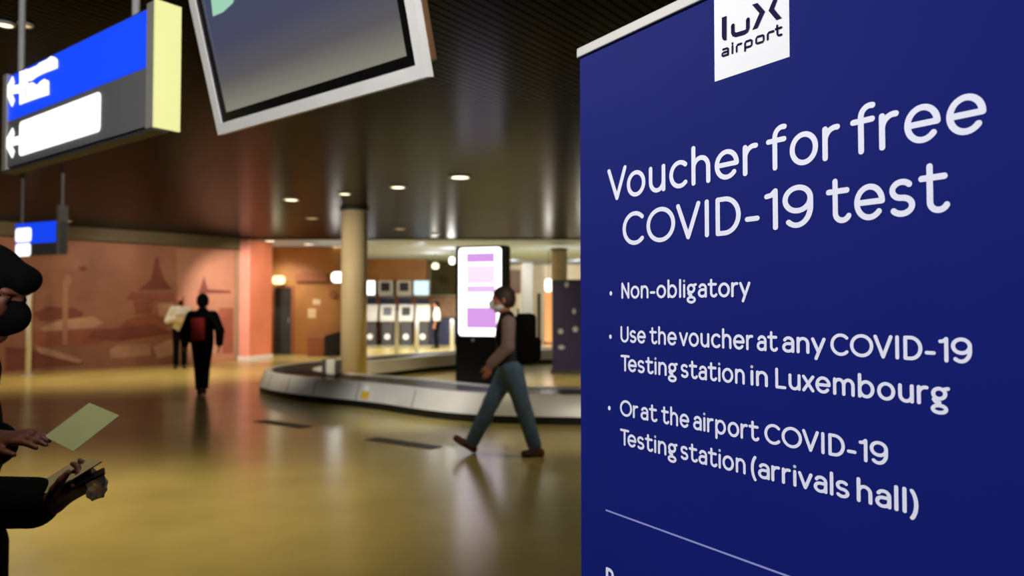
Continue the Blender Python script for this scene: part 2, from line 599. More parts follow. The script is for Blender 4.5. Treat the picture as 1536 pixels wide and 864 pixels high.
PATH = catmull(OUT, 8)
NP = len(PATH)
TAN = [(PATH[(i + 1) % NP] - PATH[i - 1]).normalized() for i in range(NP)]
area = sum(PATH[i].x * PATH[(i + 1) % NP].y - PATH[(i + 1) % NP].x * PATH[i].y for i in range(NP))
NRM = [Vector((-t.y, t.x, 0)) * (1 if area > 0 else -1) for t in TAN]      # inward


def sweep(prof, m, name, parent, smooth=True, closed=True):
    """prof: list of (inward offset, z) swept round the loop"""
    verts, faces = [], []
    k = len(prof)
    for i in range(NP):
        for (o, z) in prof:
            q = PATH[i] + NRM[i] * o
            verts.append((q.x, q.y, z))
    for i in range(NP):
        j = (i + 1) % NP
        for a in range(k if closed else k - 1):
            b = (a + 1) % k
            faces.append((i * k + a, j * k + a, j * k + b, i * k + b))
    o = obj(name, (verts, faces), m, parent)
    bm = bmesh.new()
    bm.from_mesh(o.data)
    bmesh.ops.recalc_face_normals(bm, faces=bm.faces)
    bm.to_mesh(o.data)
    bm.free()
    if smooth:
        for f in o.data.polygons:
            f.use_smooth = True
        o.data.set_sharp_from_angle(angle=math.radians(30))
    return o


car = thing('baggage_carousel', 'long steel sided baggage carousel looping across the hall floor', 'baggage carousel', (0, 0, 0))
sweep([(0.005, 0.0), (0.06, 0.0), (0.06, 0.105), (0.005, 0.105)], M['black'], 'kick_plinth', car)
sweep([(0.0, 0.10), (0.03, 0.10), (0.10, 0.345), (0.20, 0.345), (0.20, 0.365), (0.10, 0.37), (0.085, 0.355)], M['steel'], 'side_panel', car)
sweep([(0.21, 0.30), (0.21, 0.352), (0.92, 0.352), (0.92, 0.30)], M['belt'], 'conveyor_belt', car)
sweep([(0.93, 0.345), (1.06, 0.345), (1.08, 0.10), (1.11, 0.10), (1.09, 0.36), (1.06, 0.37), (0.93, 0.365)], M['steel'], 'inner_panel', car)
sweep([(1.02, 0.0), (1.05, 0.0), (1.05, 0.11), (1.02, 0.11)], M['black'], 'inner_plinth', car)
# panel joints and plate lines
for i in range(0, NP, 6):
    bm = bmesh.new()
    a = PATH[i] - NRM[i] * 0.002
    tt = TAN[i] * 0.006
    add_prism(bm, [a - tt + Vector((0, 0, 0.11)), a + tt + Vector((0, 0, 0.11)),
                   a + tt + NRM[i] * 0.085 + Vector((0, 0, 0.352)), a - tt + NRM[i] * 0.085 + Vector((0, 0, 0.352))], NRM[i] * 0.004)
    obj('panel_joint', bm, M['dark'], car)
bm = bmesh.new()
for i in range(NP):
    for s in (0, 0.5):
        j = (i + 1) % NP
        a = PATH[i].lerp(PATH[j], s)
        n_ = NRM[i].lerp(NRM[j], s).normalized()
        t_ = TAN[i].lerp(TAN[j], s).normalized()
        c0, c1 = a + n_ * 0.23, a + n_ * 0.90 + t_ * 0.12
        add_prism(bm, [c0 - t_ * 0.006 + Vector((0, 0, 0.3525)), c0 + t_ * 0.006 + Vector((0, 0, 0.3525)),
                       c1 + t_ * 0.006 + Vector((0, 0, 0.3525)), c1 - t_ * 0.006 + Vector((0, 0, 0.3525))], (0, 0, 0.003))
obj('belt_plate_edges', bm, M['black'], car)
# yellow and white label on the steel side
best, bi = 1e9, 0
for i in range(NP):
    q = PATH[i]
    if q.y < 12.5:
        e = abs(CX + F * q.x / q.y - 551)
        if e < best:
            best, bi = e, i
a, n_, t_ = PATH[bi], NRM[bi], TAN[bi]
lean = Vector((0, 0, 0.245)) + n_ * 0.081


def lab(s0, s1, h0, h1, lift):
    return [a + t_ * s + lean * h + Vector((0, 0, 0.11)) - n_ * lift for (s, h) in ((s0, h0), (s1, h0), (s1, h1), (s0, h1))]


bm = bmesh.new()
add_prism(bm, lab(-0.075, 0.075, 0.12, 0.55, 0.004), -n_ * 0.003, 0)
add_prism(bm, lab(-0.06, 0.06, 0.56, 0.9, 0.004), -n_ * 0.003, 1)
obj('warning_label', bm, [M['yellow'], M['white']], car)['label'] = 'yellow and white warning label'

# case standing on the belt at the carousel's far left
p = at_z(496, 561, 0.358)
cs = thing('hard_case', 'small white case with a dark side standing on the carousel belt', 'case', p, math.radians(-28))
bm = box((-0.02, -0.1, 0.0), (0.17, 0.1, 0.25), bevel=0.02)
obj('shell', bm, M['offwhite'], cs)
bm = box((-0.12, -0.1, 0.0), (-0.022, 0.1, 0.25), bevel=0.02)
obj('dark_side', bm, M['dark'], cs)['label'] = 'dark grey side of the case'
bm = bmesh.new()
add_cyl(bm, (0.0, 0, 0.245), (0.0, 0, 0.275), 0.008, seg=8)
add_cyl(bm, (0.1, 0, 0.245), (0.1, 0, 0.275), 0.008, seg=8)
add_cyl(bm, (-0.008, 0, 0.275), (0.108, 0, 0.275), 0.009, seg=8)
obj('handle', bm, M['dark'], cs)

# dark inlaid strips on the floor
for (xa, ya, xb, yb, lb) in ((389, 631, 460, 641, 'short dark strip on the floor before the carousel, the farther one'),
                             (556, 658, 655, 672, 'longer dark strip on the floor before the carousel, nearest the walking man')):
    a, b = at_z(xa, ya, 0), at_z(xb, yb, 0)
    dv = (b - a).normalized()
    nv = Vector((-dv.y, dv.x, 0)) * 0.10
    bm = bmesh.new()
    add_prism(bm, [a - nv, b - nv, b + nv, a + nv], (0, 0, 0.004))
    tag(obj('floor_strip', bm, M['floordark']), lb, 'floor strip', 'dark floor strips')

# ------------------------------------------------------------------ ceiling downlights
DL = [(690, 265, 0.17, 1), (597, 280, 0.14, 1), (437, 299, 0.15, 1), (517, 290, 0.12, 1), (468, 327, 0.14, 0), (600, 343, 0.14, 0), (653, 350, 0.13, 0)]
DLW = ['brightest ceiling downlight, nearest the pull-up banner', 'ceiling downlight second from the right, left of the brightest one',
       'leftmost of the four bright ceiling downlights', 'small ceiling downlight just above the thick beige column', 'dim ceiling downlight left of the thick beige column top',
       'dim ceiling downlight right of the thick beige column', 'faint farthest ceiling downlight left of the lit totem']


def downlight(p, r, on, label):
    t = thing('ceiling_downlight', label, 'ceiling light', p, 0, 'round ceiling downlights')
    bm = bmesh.new()
    add_lathe(bm, [(r * 0.78, 0.0), (r, 0.0), (r * 1.0, -0.012), (r * 0.8, -0.02), (r * 0.74, -0.004)], seg=24, close=False)
    obj('trim_ring', bm, M['alu'], t, True)
    bm = cyl((0, 0, -0.012), (0, 0, -0.004), r * 0.76, seg=24)
    obj('lamp', bm, M['downlight'] if on else M['downdim'], t)


for (x, y, r, on), lb in zip(DL, DLW):
    q = at_z(x, y, HC)
    downlight((q.x, q.y, HC), r, on, lb)
q = at_z(98, 331, HC)
downlight((q.x, q.y, HC), 0.14, 0, 'ceiling downlight beside the small hanging blue sign')
q = at_z(8, 35, HC)
downlight((q.x, q.y, HC), 0.06, 1, 'ceiling downlight left of the large sign rod, top left corner')
q = at_z(38, 36, HC)
downlight((q.x, q.y, HC), 0.05, 0, 'small ceiling downlight just right of the large sign rod, top left corner')
for (x, y), lb in zip(((405, 361), (463, 366), (506, 370)), ('pale ceiling downlight right above the red pillar', 'pale ceiling downlight between red pillar and thick column',
                                                            'pale ceiling downlight touching the left edge of the thick column')):
    q = at_z(x, y, 3.38)
    downlight((q.x, max(q.y, Y1 + 0.3), 3.38), 0.2, 1, lb)


# ------------------------------------------------------------------ hanging signs
def rods(parent, pts, z0, z1, r=0.014):
    for (q) in pts:
        bm = cyl((q.x, q.y, z0), (q.x, q.y, z1), r, seg=12)
        add_cyl(bm, (q.x, q.y, z1 - 0.02), (q.x, q.y, z1), 0.04, seg=12)
        obj('hanging_rod', bm, M['grey'], parent)


ZB = 2.25
br, bl = at_z(233, 191, ZB), at_z(6, 257, ZB)
ax = (br - bl)
L = ax.length
ax.normalize()
nn = Vector((ax.y, -ax.x, 0))            # towards the viewer
if nn.dot(CAMP - br) < 0:
    nn = -nn
bk = -nn
zt = on_plane(233, 3, br, nn).z
cap_end = on_plane(268, 197, br, ax)
TH = abs((cap_end - br).dot(bk))
HS = zt - ZB
sg = thing('hanging_sign', 'large hanging sign, lit blue above and dark grey below, top left', 'sign', bl, math.atan2(ax.y, ax.x))


def loc2(x, y, p0=bl, n=nn, a_=ax):
    """pixel -> (along, up) on the sign face"""
    q = on_plane(x, y, p0, n) - p0
    return (q.dot(a_), q.z)


def face_shape(bm, px, mi=0, lift=0.004, f=loc2, depth=0.004):
    add_prism(bm, [Vector((s, -lift, z)) for (s, z) in [f(x, y) for (x, y) in px]], (0, depth, 0), mi)


yb = loc2(222, 98)[1]
obj('back_box', box((0.0, 0.012, 0.0), (L - 0.005, 0.055, HS)), M['dark'], sg)
obj('blue_panel', box((0.05, -0.002, yb), (L - 0.06, 0.012, HS - 0.015), bevel=0.002), M['signblue'], sg)['label'] = 'lit blue upper panel'
obj('grey_panel', box((0.05, -0.001, 0.015), (L - 0.06, 0.012, yb - 0.008)), M['signgrey'], sg)
obj('edge_frame', box((0.0, -0.012, 0.0), (0.05, 0.012, HS)), M['alu'], sg)
obj('edge_frame', box((L - 0.06, -0.012, 0.0), (L, 0.012, HS)), M['alu'], sg)
obj('end_cap', box((L, -0.012, -0.002), (L + 0.012, TH, HS + 0.004)), M['capglow'], sg)['label'] = 'pale yellow glowing end of the sign'
obj('bottom_trim', box((0.0, -0.01, -0.012), (L, 0.055, -0.002)), M['dark'], sg)


def arrow(bm, tip, up, dn, tail, w, f=loc2):
    def seg(p, q, w):
        (x0, z0), (x1, z1) = f(*p), f(*q)
        d_ = Vector((x1 - x0, z1 - z0)).normalized()
        n_ = Vector((-d_.y, d_.x)) * w
        d_ = d_ * w * 0.6
        pts = [(x0 - d_.x - n_.x, z0 - d_.y - n_.y), (x1 + d_.x - n_.x, z1 + d_.y - n_.y), (x1 + d_.x + n_.x, z1 + d_.y + n_.y), (x0 - d_.x + n_.x, z0 - d_.y + n_.y)]
        add_prism(bm, [Vector((s, -0.006, z)) for (s, z) in pts], (0, 0.004, 0))
    seg(tip, up, w)
    seg(tip, dn, w)
    seg(tip, tail, w)


bm = bmesh.new()
arrow(bm, (13, 136), (20, 122), (20, 153), (33, 133), 0.022)
for px in ([(31, 108), (38, 106), (38, 154), (31, 157)],
           [(41, 106), (57, 99), (61, 95), (72, 90), (78, 85), (83, 86), (87, 90), (87, 102), (66, 110), (56, 115), (48, 121), (41, 122)],
           [(41, 127), (50, 124), (57, 129), (62, 123), (68, 119), (74, 122), (74, 142), (58, 147), (41, 153)],
           [(38, 106), (42, 104), (42, 112), (38, 113)], [(38, 120), (42, 119), (42, 130), (38, 131)], [(38, 147), (42, 146), (42, 153), (38, 154)]):
    face_shape(bm, px, lift=0.006)
obj('lettering', bm, M['signwhite'], sg)
bm = bmesh.new()
arrow(bm, (12, 214), (20, 199), (20, 230), (33, 210), 0.022)
c4 = [loc2(30, 183), loc2(151, 139), loc2(152, 197), loc2(31, 234)]
# rounded white box
s0, s1 = (c4[0][0] + c4[3][0]) / 2, (c4[1][0] + c4[2][0]) / 2
z0, z1 = (c4[2][1] + c4[3][1]) / 2, (c4[0][1] + c4[1][1]) / 2
add_prism(bm, [Vector((s, -0.006, z)) for (s, z) in round_rect(s0, z0, s1, z1, 0.025)], (0, 0.004, 0))
obj('white_field', bm, M['signwhite'], sg)['label'] = 'glowing white field with arrow'
for s in (0.12, L - 0.25):
    bm = cyl((s, 0.034, HS), (s, 0.034, HC - ZB), 0.017, seg=12)
    add_cyl(bm, (s, 0.034, HC - ZB - 0.02), (s, 0.034, HC - ZB), 0.045, seg=12)
    obj('hanging_rod', bm, M['grey'], sg)

# small far sign
SY = 10.8
q0 = at_y(23, 384, SY)
q1 = at_y(88, 384, SY - 0.45)
q1.z = q0.z
a2 = q1 - q0
L2 = a2.length
a2.normalize()
n2 = Vector((a2.y, -a2.x, 0))
if n2.dot(CAMP - q0) < 0:
    n2 = -n2
f2 = lambda x, y: loc2(x, y, q0, n2, a2)
sg2 = thing('hanging_sign', 'small far hanging blue sign above the dark haired person\'s head', 'sign', q0, math.atan2(a2.y, a2.x))
H2 = f2(50, 334)[1]
obj('back_box', box((0, 0.01, 0), (L2, 0.12, H2)), M['dark'], sg2)
zb2 = f2(66, 364)[1]
obj('blue_panel', box((0.0, -0.002, zb2), (L2 - 0.05, 0.01, H2)), M['signblue'], sg2)
obj('grey_panel', box((0.0, -0.001, 0.0), (L2 - 0.05, 0.01, zb2 - 0.005)), M['signgrey'], sg2)
obj('edge_frame', box((L2 - 0.05, -0.01, -0.0), (L2, 0.13, H2 + 0.22)), M['grey'], sg2)
bm = bmesh.new()
for (xa, ya, xb, yb_) in ((24, 343, 47, 362), (24, 366, 46, 384)):
    (s0, z1), (s1, z0) = f2(xa, ya), f2(xb, yb_)
    add_prism(bm, [Vector((s, -0.006, z)) for (s, z) in round_rect(s0, z0, s1, z1, 0.05)], (0, 0.004, 0))
obj('lettering', bm, M['signwhite'], sg2)['label'] = 'two glowing white fields'
for s in (0.05, L2 - 0.025):
    bm = cyl((s, 0.06, H2), (s, 0.06, HC - q0.z), 0.02, seg=10)
    obj('hanging_rod', bm, M['grey'], sg2)

# ------------------------------------------------------------------ hanging monitor
ZM = 2.2
mb, mr = at_z(327, 203, ZM), at_z(641, 115, ZM)
mx = (mr - mb)
LM = mx.length
mx.normalize()
# direction of the screen's upright as the photograph shows it
u, v = 237.0 / F, -4354.0 / F
c_, s_ = math.cos(PITCH), math.sin(PITCH)
up = -Vector((u, c_ - v * s_, s_ + v * c_)).normalized()
up = (up - mx * up.dot(mx)).normalized()
mz = up
my = mz.cross(mx)          # points away from the viewer
if my.y < 0:
    my = -my
HM = 0.74
mon = thing('ceiling_monitor', 'big hanging flat monitor with white frame tilted down from the ceiling', 'monitor', mb)
mon.rotation_euler = Matrix((mx, my, mz)).transposed().to_euler()


def ring(lo, hi, w, y0, y1):
    bm = bmesh.new()
    (x0, z0), (x1, z1) = lo, hi
    add_box(bm, (x0, y0, z0), (x1, y1, z0 + w))
    add_box(bm, (x0, y0, z1 - w), (x1, y1, z1))
    add_box(bm, (x0, y0, z0 + w), (x0 + w, y1, z1 - w))
    add_box(bm, (x1 - w, y0, z0 + w), (x1, y1, z1 - w))
    return bm


FWm = 0.042
obj('frame', ring((0, 0), (LM, HM), FWm, 0.0, 0.028), M['white'], mon)
obj('bezel', ring((FWm, FWm), (LM - FWm, HM - FWm), 0.036, 0.006, 0.02), M['black'], mon)
i0 = FWm + 0.036
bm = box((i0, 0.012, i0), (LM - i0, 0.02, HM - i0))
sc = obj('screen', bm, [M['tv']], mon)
pm = lambda x, y: (lambda q: (q.dot(mx), q.dot(mz)))(on_plane(x, y, mb, my) - mb)
bm = bmesh.new()
pts = [pm(x, y) for (x, y) in ((316, 24), (330, 18), (345, 4), (349, -10), (312, -14))]
add_prism(bm, [Vector((max(i0 + 0.002, s), 0.009, z)) for (s, z) in pts], (0, 0.003, 0))
obj('screen_patch', bm, M['mint'], mon)  # mint emissive patch in the screen's upper left corner
obj('housing', box((0.03, 0.03, 0.05), (LM + 0.0, 0.058, HM - 0.004), bevel=0.004), M['brown'], mon)
# bracket up to the ceiling
mid = mb + mx * (LM / 2) + my * 0.07 + mz * (HM * 0.6)
mi_ = mon.matrix_basis.inverted() if False else None
iw = Matrix.Translation(mb) @ Matrix((mx, my, mz)).transposed().to_4x4()
inv = iw.inverted()
a = inv @ (mid + Vector((0, 0, 0)))
b = inv @ Vector((mid.x + my.x * 0.12, mid.y + my.y * 0.12, HC))
a2_ = inv @ Vector((mid.x + my.x * 0.12, mid.y + my.y * 0.12, mid.z))
bm = cyl(a, a2_, 0.03, seg=12)
add_cyl(bm, a2_ + (a2_ - b).normalized() * 0.03, b, 0.025, seg=16)
obj('ceiling_pole', bm, M['dark'], mon)

# ------------------------------------------------------------------ lettering (single strokes with round ends)
SW = 0.125
BL, CP, XH, AS, DS = SW / 2, 1 - SW / 2, 0.775 - SW / 2, 1.07 - SW / 2, -0.27 + SW / 2


def arc(cx, cy, rx, ry, a0, a1, n=18):
    return [(cx + rx * math.cos(math.radians(a0 + (a1 - a0) * i / n)), cy + ry * math.sin(math.radians(a0 + (a1 - a0) * i / n))) for i in range(n + 1)]


def glyph(ch):
    xc, xr = (BL + XH) / 2, (XH - BL) / 2
    if ch == 'o':
        return [arc(0, xc, .285, xr, 0, 360, 32)]
    if ch == 'c':
        return [arc(0, xc, .28, xr, 48, 312, 24)]
    if ch == 'e':
        return [[(-.26, xc), (.275, xc)] , arc(0, xc, .28, xr, 0, 318, 28)]
    if ch == 'h':
        return [[(0, AS), (0, BL)], [(0, XH - .3)] + arc(.225, XH - .26, .225, .26, 180, 0) + [(.45, BL)]]
    if ch == 'n':
        return [[(0, XH), (0, BL)], [(0, XH - .3)] + arc(.225, XH - .26, .225, .26, 180, 0) + [(.45, BL)]]
    if ch == 'm':
        return [[(0, XH), (0, BL)], [(0, XH - .3)] + arc(.2, XH - .25, .2, .25, 180, 0) + [(.4, BL)],
                [(.4, XH - .3)] + arc(.6, XH - .25, .2, .25, 180, 0) + [(.8, BL)]]
    if ch == 'u':
        return [[(.45, XH), (.45, BL)], [(0, XH)] + arc(.225, BL + .26, .225, .26, 180, 360) + [(.45, BL + .3)]]
    if ch == 'r':
        return [[(0, XH), (0, BL)], [(0, XH - .3)] + arc(.24, XH - .27, .24, .27, 180, 80)]
    if ch == 'f':
        return [[(0, BL), (0, AS - .22)] + arc(.2, AS - .22, .2, .22, 180, 75), [(-.17, XH), (.24, XH)]]
    if ch == 't':
        return [[(0, CP), (0, BL + .2)] + arc(.17, BL + .17, .17, .17, 180, 330), [(-.16, XH), (.28, XH)]]
    if ch == 'i':
        return [[(0, XH), (0, BL)], [(0, XH + .235), (0, XH + .245)]]
    if ch == 'l':
        return [[(0, AS), (0, BL)]]
    if ch == 'I':
        return [[(0, CP), (0, BL)]]
    if ch == 'b':
        return [[(-.27, AS), (-.27, BL)], arc(0, xc, .27, xr, 0, 360, 32)]
    if ch == 'p':
        return [[(-.27, XH), (-.27, DS)], arc(0, xc, .27, xr, 0, 360, 32)]
    if ch == 'g':
        return [arc(0, XH - .205, .21, .205, 0, 360, 28), [(.13, XH - .05), (.2, XH - .01), (.31, XH + .02)],
                [(-.15, XH - .36), (-.2, XH - .46), (-.14, XH - .54), (0, XH - .565)],
                arc(0, -.115, .235, .145, 0, 360, 28)]
    if ch == 'a':
        return [arc(-.0, XH - .2, .205, .2, 155, 0, 14) + [(.205, BL)], [(.205, .43)] + arc(-.03, .245, .205, .185, 88, 272, 18) + arc(-.03, .245, .235, .185, -88, -10, 8)]
    if ch == 's':
        ry = (XH - BL) / 4
        return [arc(0, XH - ry, .195, ry, 38, 262, 16) + arc(0, BL + ry, .21, ry, 82, -145, 16)]
    if ch == 'v':
        return [[(-.25, XH), (0, BL)], [(0, BL), (.25, XH)]]
    if ch == 'x':
        return [[(-.22, XH), (.22, BL)], [(-.22, BL), (.22, XH)]]
    if ch == 'y':
        return [[(-.25, XH), (0.01, BL + .03)], [(.25, XH), (-.11, DS)]]
    cc, cr = (BL + CP) / 2, (CP - BL) / 2
    if ch == 'V':
        return [[(-.32, CP), (0, BL)], [(0, BL), (.32, CP)]]
    if ch == 'C':
        return [arc(0, cc, .4, cr, 46, 314, 28)]
    if ch == 'O':
        return [arc(0, cc, .43, cr, 0, 360, 40)]
    if ch == 'D':
        return [[(0, BL), (0, CP)], [(0, CP), (.18, CP)] + arc(.2, cc, .38, cr, 90, -90, 24) + [(0, BL)]]
    if ch == 'N':
        return [[(0, BL), (0, CP)], [(0, CP), (.52, BL)], [(.52, BL), (.52, CP)]]
    if ch == 'U':
        return [[(0, CP), (0, BL + .3)] + arc(.28, BL + .28, .28, .28, 180, 360) + [(.56, CP)]]
    if ch == 'T':
        return [[(-.3, CP), (.3, CP)], [(0, CP), (0, BL)]]
    if ch == 'L':
        return [[(0, CP), (0, BL)], [(0, BL), (.42, BL)]]
    if ch == 'P':
        return [[(0, BL), (0, CP)], [(0, CP), (.22, CP)] + arc(.24, CP - .24, .24, .24, 90, -90) + [(0, CP - .48)]]
    if ch == '-':
        return [[(0, .34), (.26, .34)]]
    if ch == '1':
        return [[(0, CP), (0, BL)], [(-.21, .83), (-.1, .845), (0, CP)]]
    if ch == '9':
        return [arc(0, CP - .27, .29, .27, 0, 360, 32), [(.29, CP - .27)] + arc(-.02, .47, .31, .47 - BL, 0, -128, 18)]
    if ch == '(':
        return [arc(.35, .42, .38, .72, 128, 232, 14)]
    if ch == ')':
        return [arc(-.35, .42, .38, .72, 52, -52, 14)]
    return []


SIDE = {'o': .05, 'c': .05, 'e': .05, 's': .045, 'a': .05, 'v': .02, 'y': .02, 'x': .02, 'V': .01, 'T': .01, 'C': .05, 'O': .045,
        'r': .05, 'f': .02, 't': .02, '-': .06, 'I': .09, 'D': .07, '1': .06, '9': .05, '(': .05, ')': .05, 'g': .04, 'L': .06}
KERN = {('T', 'e'): -.17, ('V', 'o'): -.05, ('r', 'y'): .0, ('r', 'a'): -.03, ('I', 'D'): .03, ('D', '-'): -.02, ('O', 'V'): -.02, ('V', 'I'): .03}


def layout(word):
    """strokes of a word in cap-height units, starting at x = 0 (outer edge)"""
    x, out, prev = 0.0, [], None
    for ch in word:
        st = glyph(ch)
        x0 = min(p[0] for s in st for p in s) - SW / 2
        x1 = max(p[0] for s in st for p in s) + SW / 2
        sb = SIDE.get(ch, .08)
        if prev is not None:
            x += sb + KERN.get((prev, ch), 0)
        for s in st:
            out.append([(p[0] - x0 + x, p[1]) for p in s])
        x += (x1 - x0) + sb
        prev = ch
    return out, x - SIDE.get(word[-1], .08)


def stroke_poly(pts, w):
    """ribbon with round ends; returns list of quads/ngons in 2-D"""
    polys = []
    P = [Vector(p) for p in pts]
    n = len(P)
    closed = (P[0] - P[-1]).length < 1e-6
    Ls, Rs = [], []
    for i in range(n):
        if closed:
            a_, b_ = P[i - 1 if i > 0 else n - 2], P[i + 1 if i < n - 1 else 1]
        else:
            a_, b_ = P[max(0, i - 1)], P[min(n - 1, i + 1)]
        d_ = (b_ - a_)
        if d_.length < 1e-9:
            d_ = Vector((1, 0))
        d_.normalize()
        nv = Vector((-d_.y, d_.x)) * (w / 2)
        Ls.append(P[i] + nv)
        Rs.append(P[i] - nv)
    for i in range(n - 1):
        polys.append([Rs[i], Rs[i + 1], Ls[i + 1], Ls[i]])
    if not closed:
        for (c, q) in ((P[0], P[1]), (P[-1], P[-2])):
            polys.append([c + Vector((math.cos(k * math.pi / 8), math.sin(k * math.pi / 8))) * (w / 2) for k in range(16)])
    return polys


# ------------------------------------------------------------------ pull-up banner
D0, TB = 1.467, math.atan(1.573)
BX0 = (869 - CX) / F * D0
B0 = Vector((BX0, D0, 0))
bd = Vector((math.cos(TB), -math.sin(TB), 0))        # along the banner, left to right
bn = Vector((-math.sin(TB), -math.cos(TB), 0))       # out of its printed side
BW, BH = 0.85, 2.0
KZ = D0 / F                                           # metres per pixel at the left edge


def bs(x):
    q = on_plane(x, 460, B0, bn) - B0
    return q.dot(bd)


def bsz(x, y):
    q = on_plane(x, y, B0, bn)
    return ((q - B0).dot(bd), q.z)


ban = thing('pull_up_banner', 'tall blue pull-up banner with white voucher text filling the right side', 'banner', B0, math.atan2(bd.y, bd.x))
# local frame: x along, y = away from the printed side (into the wall side), z up
ytest = Vector((-bd.y, bd.x, 0))
YS = 1.0 if ytest.dot(bn) < 0 else -1.0                # local +y points away from print if 1
bm = bmesh.new()
nx = 24
vf, ff = [], []
ZT, ZBT = bsz(872, 85)[1], 0.10
obj('fabric_panel', box((0.004, 0, ZBT), (BW - 0.004, 0.0012 * YS, ZT)), M['bannerblue'], ban)
obj('top_rail', box((0.0, -0.006 * YS, ZT - 0.002), (BW, 0.012 * YS, ZT + 0.0175), bevel=0.002), M['alu'], ban)
bm = bmesh.new()
pts = [(-0.09, 0.0), (0.09, 0.0), (0.09, 0.03), (0.05, 0.085), (0.02, 0.10), (-0.02, 0.10), (-0.05, 0.085), (-0.09, 0.03)]
add_prism(bm, [Vector((-0.01, y, z)) for (y, z) in pts], (BW + 0.02, 0, 0))
obj('base_cassette', bm, M['alu'], ban)
bm = cyl((BW / 2, 0.03 * YS, 0.09), (BW / 2, 0.03 * YS, ZT - 0.02), 0.009, seg=12)
add_cyl(bm, (BW / 2, 0.03 * YS, ZT - 0.01), (BW / 2, 0.004 * YS, ZT - 0.003), 0.006, seg=8)
obj('support_pole', bm, M['grey'], ban)


def print_strokes(bm, strokes, s0, z0, sx, sz, w=SW, lift=0.0006, shear=0.0):
    for ns, st in enumerate(strokes):
        for npoly, poly in enumerate(stroke_poly(st, w)):
            lf = lift + (ns % 5) * 6e-5 + (2e-5 if len(poly) > 4 else 0)
            vs = [bm.verts.new((s0 + p.x * sx + shear * p.y, -lf * YS, z0 + p.y * sz)) for p in poly]
            try:
                bm.faces.new(vs)
            except ValueError:
                pass


def printed_line(name, words, zb, cap, lift=0.0006):
    for (wd, xa, xb) in words:
        bm = bmesh.new()
        st, wid = layout(wd)
        s0, s1 = bs(xa), bs(xb)
        print_strokes(bm, st, s0, zb, (s1 - s0) / wid, cap, w=SW if name == 'headline_word' else 0.15, lift=lift)
        obj(name, bm, M['print'], ban)


def zpx(u):          # height from the horizon-relative unit measured at the banner's left edge
    return ZC + u * KZ


printed_line('headline_word', [('Voucher', 912.2, 1139.6), ('for', 1151.7, 1263.7), ('free', 1279, 1485)], zpx(149.7), 46.2 * KZ)
printed_line('headline_word', [('COVID-19', 934.7, 1221.8), ('test', 1241.3, 1428)], zpx(84.0), 46.0 * KZ)


def bullet(x, y):
    bm = bmesh.new()
    s, z = bsz(x, y)
    r = 2.6 * KZ
    vs = [bm.verts.new((s + r * 1.1 * math.cos(k * math.pi / 10), -0.0006 * YS, z + r * 1.2 * math.sin(k * math.pi / 10))) for k in range(20)]
    bm.faces.new(vs)
    obj('bullet_dot', bm, M['print'], ban)


bullet(916.6, 440)
printed_line('printed_word', [('Non-obligatory', 932.8, 1126)], zpx(11.2), 22 * KZ)
bullet(916, 505)
printed_line('printed_word', [('Use', 931.2, 968.7), ('the', 974.5, 1015), ('voucher', 1019, 1129.6), ('at', 1135.4, 1166.6), ('any', 1173.5, 1237.9), ('COVID-19', 1245.7, 1457)], zpx(-49.2), 22 * KZ)
printed_line('printed_word', [('Testing', 931.2, 1016.3), ('station', 1021.3, 1116.4), ('in', 1125.6, 1151), ('Luxembourg', 1162.7, 1423.4)], zpx(-88.9), 22 * KZ)
bullet(914.3, 612)
printed_line('printed_word', [('Or', 930, 956.8), ('at', 960.8, 985.5), ('the', 991.6, 1033), ('airport', 1039.3, 1137.5), ('COVID-19', 1145.6, 1329.2)], zpx(-150.9), 22 * KZ)
printed_line('printed_word', [('Testing', 930, 1015.3), ('station', 1020.2, 1116.6), ('(arrivals', 1125, 1271), ('hall)', 1282.6, 1373.4)], zpx(-191), 22 * KZ)
bm = bmesh.new()
s0 = bs(908)
zr = zpx(-288.6)
add_poly(bm, [Vector((s, -0.0006 * YS, z)) for (s, z) in ((s0, zr - 0.0016), (BW - s0, zr - 0.0016), (BW - s0, zr + 0.0016), (s0, zr + 0.0016))])
obj('rule_line', bm, M['ruleprint'], ban)
bm = bmesh.new()
st, wid = layout('P')
print_strokes(bm, st, bs(908.5), zpx(-393), 0.034, 24 * KZ, w=0.2)
obj('footer_letter', bm, M['print'], ban)
# white logo patch with its lettering
(s0, z0), (s1, z1) = bsz(1072.4, 122), bsz(1184.8, 86)
z0 = (z0 + z1) / 2
bm = bmesh.new()
add_poly(bm, [Vector((s, -0.0006 * YS, z)) for (s, z) in ((s0, z0), (s1, z0), (s1, ZT), (s0, ZT))])
patch = obj('logo_patch', bm, M['patchwhite'], ban)
patch['label'] = 'white square patch with a dark blue airport logo'


def zz(cx, cy):      # crop pixel of the logo close-up -> banner plane
    return bsz(1040 + cx / 6.172, cy / 6.172)


def logo_poly(bm, pts):
    vs = [bm.verts.new((s, -0.0012 * YS, z)) for (s, z) in [zz(*p) for p in pts]]
    bm.faces.new(vs)


def logo_stroke(bm, pts, w):
    P = [zz(*p) for p in pts]
    for poly in stroke_poly(P, w):
        bm.faces.new([bm.verts.new((p.x, -0.0012 * YS, p.y)) for p in poly])


bm = bmesh.new()
logo_poly(bm, [(268, 165), (312, 147), (312, 372), (292, 378), (275, 366), (268, 340)])
logo_stroke(bm, [(370, 240), (370, 300), (378, 318), (400, 324), (440, 312), (480, 300), (500, 286), (509, 262), (509, 185)], 0.0072)
logo_poly(bm, [(548, 45), (598, 28), (668, 108), (598, 262), (550, 280), (616, 124)])
logo_poly(bm, [(742, 0), (788, -12), (752, 84), (824, 170), (774, 188), (700, 100)])
